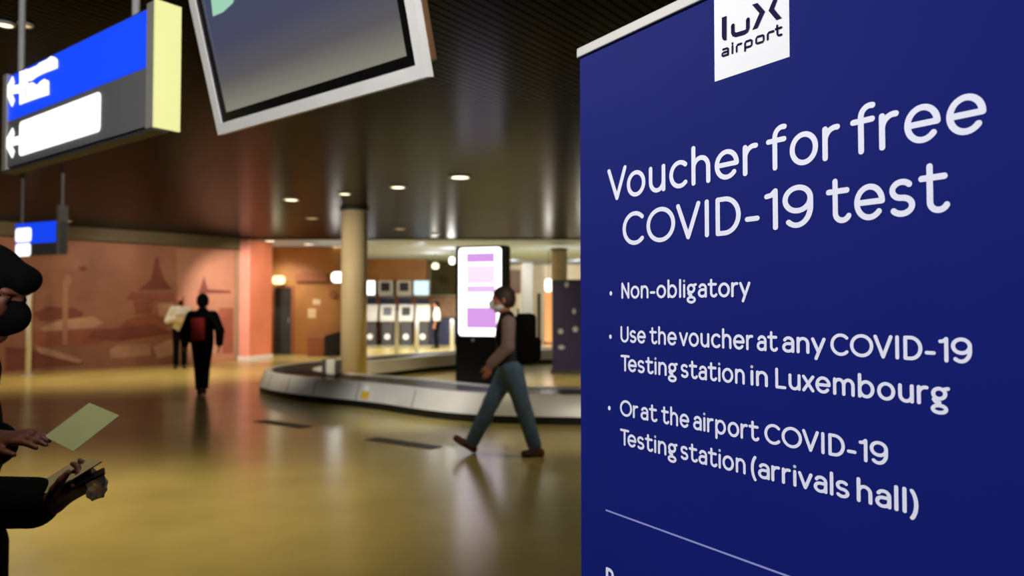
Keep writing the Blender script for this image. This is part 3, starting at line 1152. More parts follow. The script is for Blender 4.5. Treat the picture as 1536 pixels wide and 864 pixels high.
# airport: technical letters drawn as strokes
W_ = 0.0036
for st in ([(280, 460), (318, 448), (326, 452), (326, 505)], [(326, 476), (285, 488), (272, 500), (272, 514), (280, 520), (326, 505)],
           [(366, 428), (366, 492)], [(366, 402), (366, 406)],
           [(405, 478), (405, 432), (415, 416), (448, 405)],
           [(483, 470), (483, 400), (490, 388), (535, 372), (545, 378), (545, 415), (536, 428), (483, 444)],
           [(586, 360), (596, 344), (646, 328), (655, 334), (655, 374), (646, 388), (596, 404), (586, 398), (586, 360)],
           [(693, 366), (693, 318), (702, 304), (746, 290)],
           [(780, 240), (784, 318), (794, 330), (820, 322)], [(768, 272), (818, 256)]):
    logo_stroke(bm, st, W_)
obj('logo_lettering', bm, M['logonavy'], patch)

# ------------------------------------------------------------------ small far banner
FY = 16.6
q0, q1 = at_y(828, 558, FY), at_y(882, 558, FY - 0.25)
a3 = Vector((q1.x - q0.x, q1.y - q0.y, 0))
L3 = a3.length
a3.normalize()
p0 = Vector((q0.x, q0.y, 0))
n3 = Vector((a3.y, -a3.x, 0))
if n3.y > 0:
    n3 = -n3
fb = thing('pull_up_banner', 'small far dark blue banner with white emblems standing beyond the carousel', 'banner', p0, math.atan2(a3.y, a3.x))
z1 = at_y(850, 421, FY).z
obj('fabric_panel', box((0.01, 0, 0.1), (L3 - 0.01, 0.003, z1)), M['indigo'], fb)
obj('top_rail', box((0, -0.012, z1), (L3, 0.015, z1 + 0.02)), M['dark'], fb)
bm = bmesh.new()
add_prism(bm, [Vector((-0.01, y, z)) for (y, z) in pts[:0] or [(-0.09, 0.0), (0.09, 0.0), (0.09, 0.03), (0.03, 0.10), (-0.03, 0.10), (-0.09, 0.03)]], (L3 + 0.02, 0, 0))
obj('base_cassette', bm, M['dark'], fb)
f3 = lambda x, y: loc2(x, y, p0, n3, a3)
for (x, y, rx, rz) in ((850, 427, 4, 5), (841, 497, 5, 5), (863, 494, 5, 5), (842, 521, 6, 4), (861, 467, 3.5, 5)):
    bm = bmesh.new()
    s, z = f3(x, y)
    kx = FY / F
    pp = [Vector((s + rx * kx * (1 if k % 2 else 0.65) * math.cos(k * math.pi / 8), -0.003, z + rz * kx * (1 if k % 2 else 0.65) * math.sin(k * math.pi / 8))) for k in range(16)]
    add_poly(bm, pp)
    obj('printed_emblem', bm, M['print'], fb)
obj('support_pole', cyl((L3 / 2, 0.03, 0.09), (L3 / 2, 0.03, z1 - 0.01), 0.01, seg=10), M['grey'], fb)

# ------------------------------------------------------------------ lit totem inside the carousel
TY = 12.3
tl, tr = at_y(683, 520, TY), at_y(757, 520, TY - 0.28)
a4 = Vector((tr.x - tl.x, tr.y - tl.y, 0))
L4 = a4.length
a4.normalize()
p4 = Vector((tl.x, tl.y, 0))
n4 = Vector((a4.y, -a4.x, 0))
if n4.y > 0:
    n4 = -n4
f4 = lambda x, y: loc2(x, y, p4, n4, a4)
tot = thing('advertising_totem', 'tall black totem with a glowing white and lilac screen inside the carousel', 'display totem', p4, math.atan2(a4.y, a4.x))
HT = (f4(684, 371)[1] + f4(757, 366)[1]) / 2
obj('housing', box((0, 0.0, 0.0), (L4, 0.30, HT), bevel=0.012), M['black'], tot)
obj('foot', box((-0.04, -0.03, 0.0), (L4 + 0.04, 0.33, 0.03), bevel=0.008), M['dark'], tot)
c4 = [f4(688, 504), f4(752, 504), f4(752, 369), f4(688, 372)]
s0, s1 = c4[0][0], c4[1][0]
z0, z1 = (c4[0][1] + c4[1][1]) / 2, (c4[2][1] + c4[3][1]) / 2
s1 = min(s1, L4 - 0.03)
z1 = min(z1, HT - 0.03)
bm = bmesh.new()
add_prism(bm, [Vector((s, -0.006, z)) for (s, z) in round_rect(s0, z0, s1, z1, 0.06)], (0, 0.007, 0))
obj('screen', bm, M['screenwhite'], tot)
bm = bmesh.new()


def blk(x0, y0, x1, y1, mi):
    (sa, zb_), (sb, za) = f4(x0, y1), f4(x1, y0)
    add_prism(bm, [Vector((s, -0.009, z)) for (s, z) in ((sa, zb_), (sb, zb_), (sb, za), (sa, za))], (0, 0.004, 0), mi)


blk(700, 379, 742, 394, 0)
blk(700, 398, 743, 426, 1)
blk(700, 428, 743, 439, 2)
blk(700, 461, 745, 492, 0)
obj('screen_patch', bm, [M['screenpurple'], M['screenpale'], M['screenmid']], tot)
bm = cyl(Vector((L4 * 0.36, 0.002, f4(715, 510)[1])), Vector((L4 * 0.36, -0.006, f4(715, 510)[1])), 0.025, seg=16)
obj('button', bm, M['offwhite'], tot)

# ------------------------------------------------------------------ check-in zone
KY = 28.0
kp = lambda x, y, Y=KY: at_y(x, y, Y)


def kiosk(x, screen, label):
    c = kp(x, 460)
    t = thing('check_in_kiosk', label, 'kiosk', (c.x, KY, 0), 0, 'self-service kiosks beyond the column')
    zt_ = kp(x, 457).z
    zm = kp(x, 482).z
    obj('cabinet', box((-0.21, 0, 0.02), (0.21, 0.4, zm), bevel=0.015), M['dark'], t)
    bm = bmesh.new()
    add_prism(bm, [Vector((-0.27, y, z)) for (y, z) in ((-0.06, zm), (0.42, zm), (0.42, zt_), (0.12, zt_), (-0.06, zm + 0.12))], (0.54, 0, 0))
    obj('head_unit', bm, M['offwhite'], t)
    bm = bmesh.new()
    za, zb_ = zm + 0.22, zt_ - 0.1
    ya = lambda z: -0.06 + (z - zm - 0.12) * 0.18 / (zt_ - zm - 0.12)
    add_prism(bm, [Vector((-0.16, ya(za), za)), Vector((0.16, ya(za), za)), Vector((0.16, ya(zb_), zb_)), Vector((-0.16, ya(zb_), zb_))], (0, -0.012, 0.004))
    obj('screen', bm, M['black'] if screen else M['offwhite'], t)
    zc_ = kp(x, 505).z
    obj('round_emblem', cyl((0, 0.003, zc_), (0, -0.006, zc_), 0.11, seg=20), M['white'], t)
    obj('foot', box((-0.25, -0.03, 0), (0.25, 0.43, 0.02)), M['grey'], t)


kiosk(555, 0, 'self-service kiosk right against the thick column edge')
kiosk(581, 1, 'self-service kiosk with black screen, second from the thick column')
kiosk(609, 1, 'self-service kiosk with black screen, third from the thick column')
kiosk(634, 0, 'self-service kiosk beside the navy counter')


def wall_screen(x0, x1, lit, label):
    a_, b_ = kp(x0, 444, 29.1), kp(x1, 420, 29.1)
    t = thing('overhead_monitor', label, 'monitor', ((a_.x + b_.x) / 2, 29.1, a_.z), 0, 'monitors above the kiosks')
    w, h = (b_.x - a_.x) / 2, b_.z - a_.z
    obj('casing', box((-w, 0, 0), (w, 0.1, h), bevel=0.015), M['offwhite'], t)
    bm = box((-w * (0.9 if lit else 0.62), -0.008, h * (0.08 if lit else 0.3)), (w * (0.9 if lit else 0.62), 0.004, h * (0.94 if lit else 0.84)))
    obj('screen', bm, lit or M['black'], t)
    obj('hanging_rod', cyl((0, 0.05, h - 0.01), (0, 0.05, 2.55 - a_.z), 0.02, seg=10), M['grey'], t)


wall_screen(546, 563, M['screenwhite'], 'glowing white overhead monitor against the thick column')
wall_screen(567, 589, None, 'dark overhead monitor, second from the thick column')
wall_screen(595, 617, None, 'dark overhead monitor, third from the thick column')
wall_screen(620, 644, M['screencyan'], 'glowing pale blue overhead monitor, rightmost of the row')

# back board behind the kiosks
a_, b_ = kp(549, 462, 29.2), kp(641, 447, 29.45)
t = thing('kiosk_back_board', 'low grey and brown board running behind the kiosks', 'board', ((a_.x + b_.x) / 2, 29.45, 0))
w = (b_.x - a_.x) / 2
obj('board', box((-w, 0, 1.0), (w, 0.06, 2.0)), M['grey'], t)
obj('dark_band', box((-w, -0.01, kp(560, 456, 29.2).z), (w, 0.0, kp(560, 447, 29.2).z)), M['navy'], t)
for k, xx in enumerate((565, 593, 620)):
    q = kp(xx, 460, 29.2)
    obj('post', box((q.x - (a_.x + b_.x) / 2 - 0.07, -0.06, 0), (q.x - (a_.x + b_.x) / 2 + 0.07, -0.01, 2.06)), M['signbrown'], t)

# barrier posts
for (x, yt, yb, Y, lb) in ((595, 467, 535, None, 'white barrier post nearest the thick column'), (625, 481, 530, None, 'white barrier post in the middle, between kiosks'),
                           (678, 479, 527, None, 'pale barrier post next to the lit totem')):
    g = at_z(x, yb, 0)
    t = thing('barrier_post', lb, 'barrier post', g, 0, 'white barrier posts before the kiosks')
    h = at_y(x, yt, g.y).z
    bm = bmesh.new()
    add_lathe(bm, [(0.065, 0.02), (0.065, h - 0.03), (0.05, h)], seg=16)
    obj('shaft', bm, M['white'], t, True)
    bm = bmesh.new()
    add_lathe(bm, [(0.15, 0.0), (0.15, 0.015), (0.07, 0.03)], seg=16)
    obj('base_plate', bm, M['offwhite'], t, True)

# navy counter
a_, b_ = kp(645, 476, 28.8), kp(690, 476, 28.8)
t = thing('service_counter', 'dark navy service counter left of the lit totem', 'counter', ((a_.x + b_.x) / 2, 28.8, 0))
w = (b_.x - a_.x) / 2
obj('counter_body', box((-w, 0, 0), (w, 0.7, a_.z - 0.04), bevel=0.01), M['navy'], t)
obj('counter_top', box((-w - 0.03, -0.05, a_.z - 0.04), (w + 0.03, 0.72, a_.z), bevel=0.008), M['dark'], t)
# poster behind the counter
a_, b_ = kp(642, 477, 32.9), kp(686, 446, 32.9)
t = thing('wall_poster', 'beige and pink poster on the back wall above the navy counter', 'poster', ((a_.x + b_.x) / 2, 32.98, (a_.z + b_.z) / 2))
w, h = (b_.x - a_.x) / 2, (b_.z - a_.z) / 2
obj('print', box((-w, -0.02, -h), (w, 0.0, h)), M['poster'], t)
obj('frame', ring((-w - 0.04, -h - 0.04), (w + 0.04, h + 0.04), 0.04, -0.03, 0.0), M['signbrown'], t)


# glowing lamps
def globe(x, y, Y, w, h, m, label, energy, col, wall=False):
    p = at_y(x, y, Y)
    k = Y / F
    t = thing('globe_lamp', label, 'lamp', p, 0)
    bm = bmesh.new()
    add_prism(bm, [Vector((s, -0.06, z)) for (s, z) in round_rect(-w * k / 2, -h * k / 2, w * k / 2, h * k / 2, min(w, h) * k * 0.38)], (0, 0.12, 0))
    obj('shade', bm, m, t)
    if wall:
        obj('wall_mount', box((-0.05, 0.06, -0.05), (0.05, wall - p.y, 0.05)), M['dark'], t)
    else:
        obj('hanging_rod', cyl((0, 0, h * k / 2 - 0.01), (0, 0, 3.38 - p.z), 0.012, seg=8), M['dark'], t)
    point((p.x, p.y - 0.35, p.z), energy, col, 0.12)


globe(418, 420, 22.6, 18, 13, M['lampyellow'], 'greenish white lamp glowing above the dark door', 5, (1.0, 0.95, 0.65), OW)
globe(507, 416, 22.0, 19, 16, M['lampwhite'], 'bright white lamp beside the left edge of the thick column', 10, WARMC, False)
globe(678, 391, 24.0, 8, 11, M['lampwhite'], 'small bright lamp at the upper left corner of the totem', 16, WARMC, False)
globe(653, 399, 26.0, 10, 9, M['lampyellow'], 'dim lamp left of the totem lamp over the kiosks', 16, WARMC, False)
globe(823, 428, 24.0, 11, 19, M['lampwhite'], 'bright tall lamp left of the small dark blue banner', 18, WARMC, False)
globe(873, 442, 24.0, 9, 20, M['lampwhite'], 'bright tall lamp half hidden by the big blue banner edge', 18, WARMC, False)

# things on the orange wall
a_, b_ = at_y(443, 422, OW - 0.1), at_y(491, 410, OW - 0.1)
tag(obj('wall_board', box((a_.x, OW - 0.12, a_.z), (b_.x, OW, b_.z), bevel=0.01), M['signbrown']), 'long brown board high on the orange wall', 'board')
for (x, y, w, h, lb) in ((468, 470, 12, 14, 'larger pale notice pinned on the orange wall'), (475, 453, 11, 8, 'smaller pale notice pinned higher on the orange wall')):
    p = at_y(x, y, OW)
    k = OW / F
    tag(obj('wall_notice', box((p.x - w * k / 2, OW - 0.012, p.z - h * k / 2), (p.x + w * k / 2, OW, p.z + h * k / 2)), M['cream']), lb, 'notice', 'notices on the orange wall')
p = at_y(500, 442, OW)
bm = cyl((p.x, OW - 0.06, p.z), (p.x, OW, p.z), 0.11, 0.12, seg=24)
tag(obj('wall_clock', bm, M['signbrown']), 'round dark brown disc on the orange wall near the column', 'wall disc')
# low dark desk by the orange wall
a_, b_ = at_y(461, 527, 22.2), at_y(516, 527, 22.2)
zc1, zc2 = at_y(490, 506, 22.2).z, at_y(512, 496, 22.2).z
t = thing('low_desk', 'low desk with orange brown side and sloping dark front by the orange wall', 'desk', (a_.x, 22.2, 0))
wl = b_.x - a_.x
obj('brown_side', box((0, 0, 0), (wl * 0.46, 0.6, zc1), bevel=0.01), M['signbrown'], t)
bm = bmesh.new()
add_prism(bm, [Vector((wl * 0.47, 0, 0)), Vector((wl, 0, 0)), Vector((wl, 0, zc2)), Vector((wl * 0.47, 0, zc1 + 0.05))], (0, 0.6, 0))
obj('dark_front', bm, M['black'], t)

# right-hand back zone: shop front pieces
BY = 31.5
a_, b_ = at_y(766, 437, BY), at_y(780, 404, BY)
t = thing('brown_display_board', 'brown display board high on the cream wall right of the totem', 'display board', ((a_.x + b_.x) / 2, 32.9, a_.z))
w, h = (b_.x - a_.x) / 2, b_.z - a_.z
obj('panel', box((-w, 0.0, 0), (w, 0.09, h), bevel=0.01), M['brown'], t)
obj('frame', ring((-w - 0.04, -0.04), (w + 0.04, h + 0.04), 0.05, -0.02, 0.09), M['signbrown'], t)
a_, b_ = at_y(783, 515, BY), at_y(799, 404, BY)
t = thing('grey_wall_pier', 'pale grey square pier right of the totem', 'pier', ((a_.x + b_.x) / 2, BY, 0))
w = (b_.x - a_.x) / 2
obj('shaft', box((-w, 0, 0), (w, 0.5, 3.38), bevel=0.01), M['grey'], t)
obj('plinth', box((-w - 0.02, -0.02, 0), (w + 0.02, 0.52, 0.12)), M['dark'], t)
a_, b_ = at_y(806, 515, 30.5), at_y(811, 440, 30.5)
t = thing('black_totem', 'slim black upright panel behind the walking man\'s backpack', 'panel', ((a_.x + b_.x) / 2, 30.5, 0))
w = (b_.x - a_.x) / 2
obj('panel', box((-w, 0, 0.03), (w, 0.2, b_.z), bevel=0.01), M['black'], t)
obj('foot', box((-w - 0.08, -0.06, 0), (w + 0.08, 0.26, 0.03)), M['dark'], t)
a_, b_ = at_y(818, 515, 30.0), at_y(827, 436, 30.0)
t = thing('orange_light_column', 'glowing orange upright column left of the small dark blue banner', 'light column', ((a_.x + b_.x) / 2, 30.0, 0))
w = (b_.x - a_.x) / 2
obj('shaft', box((-w, 0, 0.05), (w, 0.25, b_.z), bevel=0.02), M['orangelit'], t)
obj('foot', box((-w - 0.04, -0.04, 0), (w + 0.04, 0.29, 0.05)), M['dark'], t)


# ------------------------------------------------------------------ people (smooth distance-field bodies)
class Field:
    def __init__(self):
        self.P = []

    def cap(self, a, b, ra, rb=None, k=0.02, sub=False):
        self.P.append(('c', np.array(a, float), np.array(b, float), ra, ra if rb is None else rb, k, sub))

    def ell(self, c, r, axes=None, k=0.02, sub=False):
        A = np.eye(3) if axes is None else np.array([list(v) for v in axes], float)
        self.P.append(('e', np.array(c, float), np.array(r, float), A, None, k, sub))

    def mesh(self, h, cuts=(), grow=0.0):
        lo, hi = np.full(3, 1e9), np.full(3, -1e9)
        for p in self.P:
            if p[6]:
                continue
            if p[0] == 'c':
                m_ = max(p[3], p[4]) + grow
                lo = np.minimum(lo, np.minimum(p[1], p[2]) - m_)
                hi = np.maximum(hi, np.maximum(p[1], p[2]) + m_)
            else:
                m_ = p[2].max() + grow
                lo = np.minimum(lo, p[1] - m_)
                hi = np.maximum(hi, p[1] + m_)
        lo -= 3 * h
        hi += 3 * h
        n = np.ceil((hi - lo) / h).astype(int) + 1
        D = np.full(n, 0.5, np.float32)
        ax_ = [lo[i] + h * np.arange(n[i]) for i in range(3)]
        for p in self.P:
            k = p[5]
            mg = 0.05 + k
            if p[0] == 'c':
                m_ = max(p[3], p[4]) + grow + mg
                l, g = np.minimum(p[1], p[2]) - m_, np.maximum(p[1], p[2]) + m_
            else:
                m_ = p[2].max() + grow + mg
                l, g = p[1] - m_, p[1] + m_
            i0 = np.clip(np.floor((l - lo) / h).astype(int), 0, n)
            i1 = np.clip(np.ceil((g - lo) / h).astype(int) + 1, 0, n)
            if np.any(i1 <= i0):
                continue
            X = ax_[0][i0[0]:i1[0], None, None]
            Y = ax_[1][None, i0[1]:i1[1], None]
            Z = ax_[2][None, None, i0[2]:i1[2]]
            if p[0] == 'c':
                a_, b_ = p[1], p[2]
                ba = b_ - a_
                L_ = max(ba @ ba, 1e-12)
                t = ((X - a_[0]) * ba[0] + (Y - a_[1]) * ba[1] + (Z - a_[2]) * ba[2]) / L_
                t = np.clip(t, 0, 1)
                d = np.sqrt((X - a_[0] - t * ba[0]) ** 2 + (Y - a_[1] - t * ba[1]) ** 2 + (Z - a_[2] - t * ba[2]) ** 2)
                d = d - (p[3] + (p[4] - p[3]) * t) - grow
            else:
                r = p[2] + grow
                A = p[3]
                q = [(X - p[1][0]) * A[i][0] + (Y - p[1][1]) * A[i][1] + (Z - p[1][2]) * A[i][2] for i in range(3)]
                k0 = np.sqrt((q[0] / r[0]) ** 2 + (q[1] / r[1]) ** 2 + (q[2] / r[2]) ** 2)
                k1 = np.sqrt((q[0] / r[0] ** 2) ** 2 + (q[1] / r[1] ** 2) ** 2 + (q[2] / r[2] ** 2) ** 2) + 1e-9
                d = k0 * (k0 - 1.0) / k1
            sl = D[i0[0]:i1[0], i0[1]:i1[1], i0[2]:i1[2]]
            if p[6]:
                hh = np.clip(0.5 - 0.5 * (sl + d) / k, 0, 1)
                D[i0[0]:i1[0], i0[1]:i1[1], i0[2]:i1[2]] = sl + (-d - sl) * hh + k * hh * (1 - hh)
            else:
                hh = np.clip(0.5 + 0.5 * (d - sl) / k, 0, 1)
                D[i0[0]:i1[0], i0[1]:i1[1], i0[2]:i1[2]] = d + (sl - d) * hh - k * hh * (1 - hh)
        for (c, nv) in cuts:      # keep the side where (p - c).n < 0
            e = (ax_[0][:, None, None] - c[0]) * nv[0] + (ax_[1][None, :, None] - c[1]) * nv[1] + (ax_[2][None, None, :] - c[2]) * nv[2]
            D = np.maximum(D, e.astype(np.float32))
        return nets(D, lo, h)


def nets(D, lo, h):
    S = D < 0
    nx, ny, nz = D.shape
    cnt = np.zeros((nx - 1, ny - 1, nz - 1), np.int32)
    pos = np.zeros((nx - 1, ny - 1, nz - 1, 3), np.float32)
    cor = [(i, j, k) for i in (0, 1) for j in (0, 1) for k in (0, 1)]
    sh = lambda A, c: A[c[0]:nx - 1 + c[0], c[1]:ny - 1 + c[1], c[2]:nz - 1 + c[2]]
    for a in cor:
        for ax_ in range(3):
            if a[ax_] == 0:
                b = list(a)
                b[ax_] = 1
                b = tuple(b)
                da, db = sh(D, a), sh(D, b)
                m_ = sh(S, a) != sh(S, b)
                if not m_.any():
                    continue
                t = da[m_] / (da[m_] - db[m_])
                v = np.empty((t.size, 3), np.float32)
                v[:] = a
                v[:, ax_] = t
                pos[m_] += v
                cnt[m_] += 1
    act = cnt > 0
    idx = np.full(act.shape, -1, np.int64)
    idx[act] = np.arange(act.sum())
    ii = np.argwhere(act)
    V = (pos[act] / cnt[act][:, None] + ii) * h + lo
    faces = []
    for ax_ in range(3):
        o1, o2 = (ax_ + 1) % 3, (ax_ + 2) % 3
        s0 = [slice(0, n - 1) for n in D.shape]
        s1 = [slice(0, n - 1) for n in D.shape]
        s0[ax_] = slice(0, D.shape[ax_] - 1)
        s1[ax_] = slice(1, D.shape[ax_])
        A_, B_ = S[tuple(s0)], S[tuple(s1)]
        m_ = A_ != B_
        e = np.argwhere(m_)
        e = e[(e[:, o1] > 0) & (e[:, o2] > 0)]
        if len(e) == 0:
            continue
        u1 = np.zeros(3, int)
        u1[o1] = 1
        u2 = np.zeros(3, int)
        u2[o2] = 1
        g = lambda q: idx[q[:, 0], q[:, 1], q[:, 2]]
        quad = np.stack([g(e), g(e - u1), g(e - u1 - u2), g(e - u2)], 1)
        ins = S[e[:, 0], e[:, 1], e[:, 2]]
        quad[~ins] = quad[~ins][:, ::-1]
        faces.append(quad)
    Fq = np.concatenate(faces)
    Fq = Fq[(Fq >= 0).all(1)]
    return V, Fq


def np_obj(name, VF, m, parent):
    V, Fq = VF
    me = bpy.data.meshes.new(name)
    me.vertices.add(len(V))
    me.vertices.foreach_set('co', V.astype(np.float32).ravel())
    me.loops.add(len(Fq) * 4)
    me.loops.foreach_set('vertex_index', Fq.astype(np.int32).ravel())
    me.polygons.add(len(Fq))
    me.polygons.foreach_set('loop_start', np.arange(0, len(Fq) * 4, 4, dtype=np.int32))
    me.polygons.foreach_set('loop_total', np.full(len(Fq), 4, np.int32))
    me.polygons.foreach_set('use_smooth', np.ones(len(Fq), bool))
    me.update(calc_edges=True)
    me.validate()
    for k in (m if isinstance(m, (list, tuple)) else [m]):
        me.materials.append(k)
    o = bpy.data.objects.new(name, me)
    COL.objects.link(o)
    o.parent = parent
    return o


def V3(*a):
    return np.array(a, float)


def unit(v):
    v = np.array(v, float)
    return v / max(np.linalg.norm(v), 1e-9)


def hand_prims(fl, w, d, n, side, curl, sc=1.0, spread=0.0205, thumb_in=0.3):
    d, n = unit(d), unit(n)
    n = unit(n - d * (n @ d))
    t = np.cross(d, n) * (1 if side == 'R' else -1)
    w = np.array(w, float)
    fl.cap(w - d * .02 * sc, w + d * .012 * sc, .025 * sc, .026 * sc, k=.012)
    lens = (.070, .078, .072, .056)
    for i in range(4):
        off = t * (.031 - spread * i) * sc
        b = w + d * (.094 - .004 * abs(i - 1)) * sc + off
        fl.cap(w + d * .018 * sc + off * .72, b, .0145 * sc, .0115 * sc, k=.012)
        p = b
        for (fr_, an, r0, r1) in ((.45, .55, .0090, .0084), (.30, 1.35, .0084, .0077), (.25, 1.9, .0077, .0064)):
            a = curl * an
            q = p + (d * math.cos(a) + n * math.sin(a)) * lens[i] * fr_ * sc
            fl.cap(p, q, r0 * sc, r1 * sc, k=.003)
            p = q
    b = w + d * .022 * sc + t * .022 * sc
    m1 = b + unit(d * .75 + t * .62 + n * thumb_in * .5) * .045 * sc
    m2 = m1 + unit(d * .9 + t * .22 + n * thumb_in) * .032 * sc
    m3 = m2 + unit(d * .95 + n * thumb_in * 1.3) * .024 * sc
    fl.cap(b, m1, .0155 * sc, .0115 * sc, k=.012)
    fl.cap(m1, m2, .0110 * sc, .0098 * sc, k=.004)
    fl.cap(m2, m3, .0098 * sc, .0075 * sc, k=.004)


def head_prims(fl, c, f, u, sc=1.0):
    f, u = unit(f), unit(u)
    u = unit(u - f * (u @ f))
    l = np.cross(u, f)
    A = (f, l, u)
    g = lambda a, b, e: np.array(c) + (f * a + l * b + u * e) * sc
    fl.ell(g(-.008, 0, .022), V3(.098, .078, .098) * sc, A, .02)
    fl.ell(g(.026, 0, -.048), V3(.064, .060, .066) * sc, A, .03)
    fl.ell(g(.066, 0, -.094), V3(.022, .024, .020) * sc, A, .02)
    fl.ell(g(.080, 0, .026), V3(.018, .050, .012) * sc, A, .015)
    for s in (1, -1):
        fl.ell(g(.092, .032 * s, .004), V3(.016, .018, .012) * sc, A, .010, True)
        fl.ell(g(.076, .032 * s, .004), V3(.013, .013, .012) * sc, A, .003)
        fl.ell(g(.060, .045 * s, -.028), V3(.030, .024, .022) * sc, A, .02)
        fl.ell(g(-.006, .079 * s, -.006), V3(.018, .010, .032) * sc, A, .006)
    fl.cap(g(.088, 0, .010), g(.112, 0, -.026), .008 * sc, .013 * sc, .012)
    for s in (1, -1):
        fl.ell(g(.098, .012 * s, -.030), V3(.012, .010, .009) * sc, A, .008)
    fl.ell(g(.084, 0, -.058), V3(.012, .024, .007) * sc, A, .006)
    fl.ell(g(.081, 0, -.071), V3(.012, .021, .008) * sc, A, .006)
    return A, g


def person(name, label, loc, rz, J, W, h, group=None):
    """J: joints (local: x forward, y left, z up); W: clothing"""
    t = thing(name, label, 'person', loc, rz, group)
    A = lambda k: np.array(J[k], float)
    girth = W.get('girth', 1.0)
    # --- body
    fl = Field()
    pel, che, nek, hed = A('pelvis'), A('chest'), A('neck'), A('head')
    sp = unit(che - pel)
    side_ = unit(A('sL') - A('sR'))
    fw = unit(np.cross(side_, sp))
    sd = np.cross(sp, fw)
    AX = (fw, sd, sp)
    fl.ell(pel, V3(.105 * girth, .150, .115), AX, .05)
    fl.ell((pel + che) / 2, V3(.098 * girth, .132, .16), AX, .05)
    fl.ell(che, V3(.108 * girth, .150, .165), AX, .05)
    fl.cap(A('sL') * .9 + A('sR') * .1, A('sR') * .9 + A('sL') * .1, .055, k=.05)
    fl.cap(nek - sp * .06, hed - unit(J.get('hu', (0, 0, 1))) * .05, .058, .052, .03)
    for s in 'LR':
        fl.cap(A('s' + s), A('e' + s), .050, .039, .03)
        fl.cap(A('e' + s), A('w' + s), .040, .027, .015)
        fl.cap(A('hip' + s), A('k' + s), .082, .054, .03)
        fl.cap(A('k' + s), A('a' + s), .053, .037, .02)
        cf = A('k' + s) * .68 + A('a' + s) * .32
        fl.ell(cf - fw * .018, V3(.046, .044, .10), None, .02)
        toe, heel = A('t' + s), A('heel' + s)
        fl.cap(A('a' + s), heel + V3(0, 0, .03), .038, .030, .02)
        fl.cap(heel + (toe - heel) * .1 + V3(0, 0, .03), toe + V3(0, 0, .012) - (toe - heel) * .1, .030, .022, .02)
        fl.cap(A('a' + s), heel * .45 + toe * .55 + V3(0, 0, .025), .036, .028, .02)
        hd_ = J['hand' + s]
        hand_prims(fl, A('w' + s), hd_[0], hd_[1], s, hd_[2], W.get('hands', 1.0))
    HA, g = head_prims(fl, hed, J.get('hf', (1, 0, 0)), J.get('hu', (0, 0, 1)), W.get('head', 1.0))
    body = np_obj('body', fl.mesh(h), [W['skin'], M['eye']], t)
    hs = W.get('head', 1.0)
    me = body.data
    cen = np.empty(len(me.polygons) * 3, np.float32)
    me.polygons.foreach_get('center', cen)
    cen = cen.reshape(-1, 3)
    mi = np.zeros(len(me.polygons), np.int32)
    for s in (1, -1):
        e = g(.0885, .032 * s, .004)
        mi[np.linalg.norm(cen - e, axis=1) < .0085 * hs] = 1
    me.polygons.foreach_set('material_index', mi)
    # --- hair
    if W.get('hair'):
        fh = Field()
        c0 = g(-.012, 0, .030)
        fh.ell(c0, V3(.104, .086, .097) * hs, HA, .02)
        fh.ell(g(-.035, 0, -.01), V3(.080, .083, .085) * hs, HA, .02)
        for (q, r) in W.get('locks', ()):
            fh.ell(g(*q), V3(*r) * hs, HA, .02)
        fh.ell(g(.105, 0, W.get('fringe', -.05)), V3(.085, .11, .105) * hs, HA, .008, True)
        fh.ell(g(-.03, 0, -.14), V3(.12, .12, .07) * hs, HA, .01, True)
        np_obj('hair', fh.mesh(min(h, .006)), W['hair'], t)
    if W.get('cap'):
        fh = Field()
        fh.ell(g(-.010, 0, .034), V3(.110, .090, .100) * hs, HA, .02)
        fh.ell(g(-.03, 0, -.0), V3(.086, .086, .06) * hs, HA, .02)
        fh.ell(g(.12, 0, -.05), V3(.09, .12, .095) * hs, HA, .006, True)
        np_obj('knit_cap', fh.mesh(min(h, .006)), W['cap'], t)
    if W.get('mask'):
        fm = Field()
        fm.ell(g(.030, 0, -.056), V3(.076, .066, .052) * hs, HA, .02)
        fm.ell(g(.086, 0, -.036), V3(.047, .033, .046) * hs, HA, .012)
        fm.ell(g(-.08, 0, -.05), V3(.09, .12, .12) * hs, HA, .004, True)
        np_obj('face_mask', fm.mesh(min(h, .006)), W['mask'], t)
    # --- top
    G = W.get('loose', .016)
    fj = Field()
    fj.ell(pel + sp * .03, V3(.108 * girth, .152, .14), AX, .05)
    fj.ell((pel + che) / 2, V3(.104 * girth, .140, .17), AX, .05)
    fj.ell(che, V3(.112 * girth, .154, .170), AX, .05)
    fj.cap(A('sL') * .92 + A('sR') * .08, A('sR') * .92 + A('sL') * .08, .058, k=.05)
    fj.cap(nek - sp * .09, nek - sp * .015, .066, .058, .02)
    arms = Field() if W.get('vest') else fj
    for s in 'LR':
        cu = A('w' + s) - unit(A('w' + s) - A('e' + s)) * W.get('cuff', .02)
        arms.cap(A('s' + s), A('e' + s), .052, .044, .03)
        arms.cap(A('e' + s), cu, .045, W.get('cuffr', .034), .02)
    hem = pel - sp * W.get('hem', .06)
    np_obj(W.get('topname', 'jacket'), fj.mesh(h, [(hem, -sp)], G), W['top'], t)
    if W.get('vest'):
        fa = arms
        fa.ell((pel + che) / 2, V3(.100, .134, .17), AX, .05)
        fa.ell(pel + sp * .02, V3(.104, .148, .12), AX, .05)
        fa.ell(che, V3(.10, .146, .16), AX, .05)
        np_obj('jumper', fa.mesh(h, [(pel - sp * .04, -sp)], G + .004), W['vest'], t)
    # --- trousers
    ft = Field()
    ft.ell(pel, V3(.108, .152, .12), AX, .05)
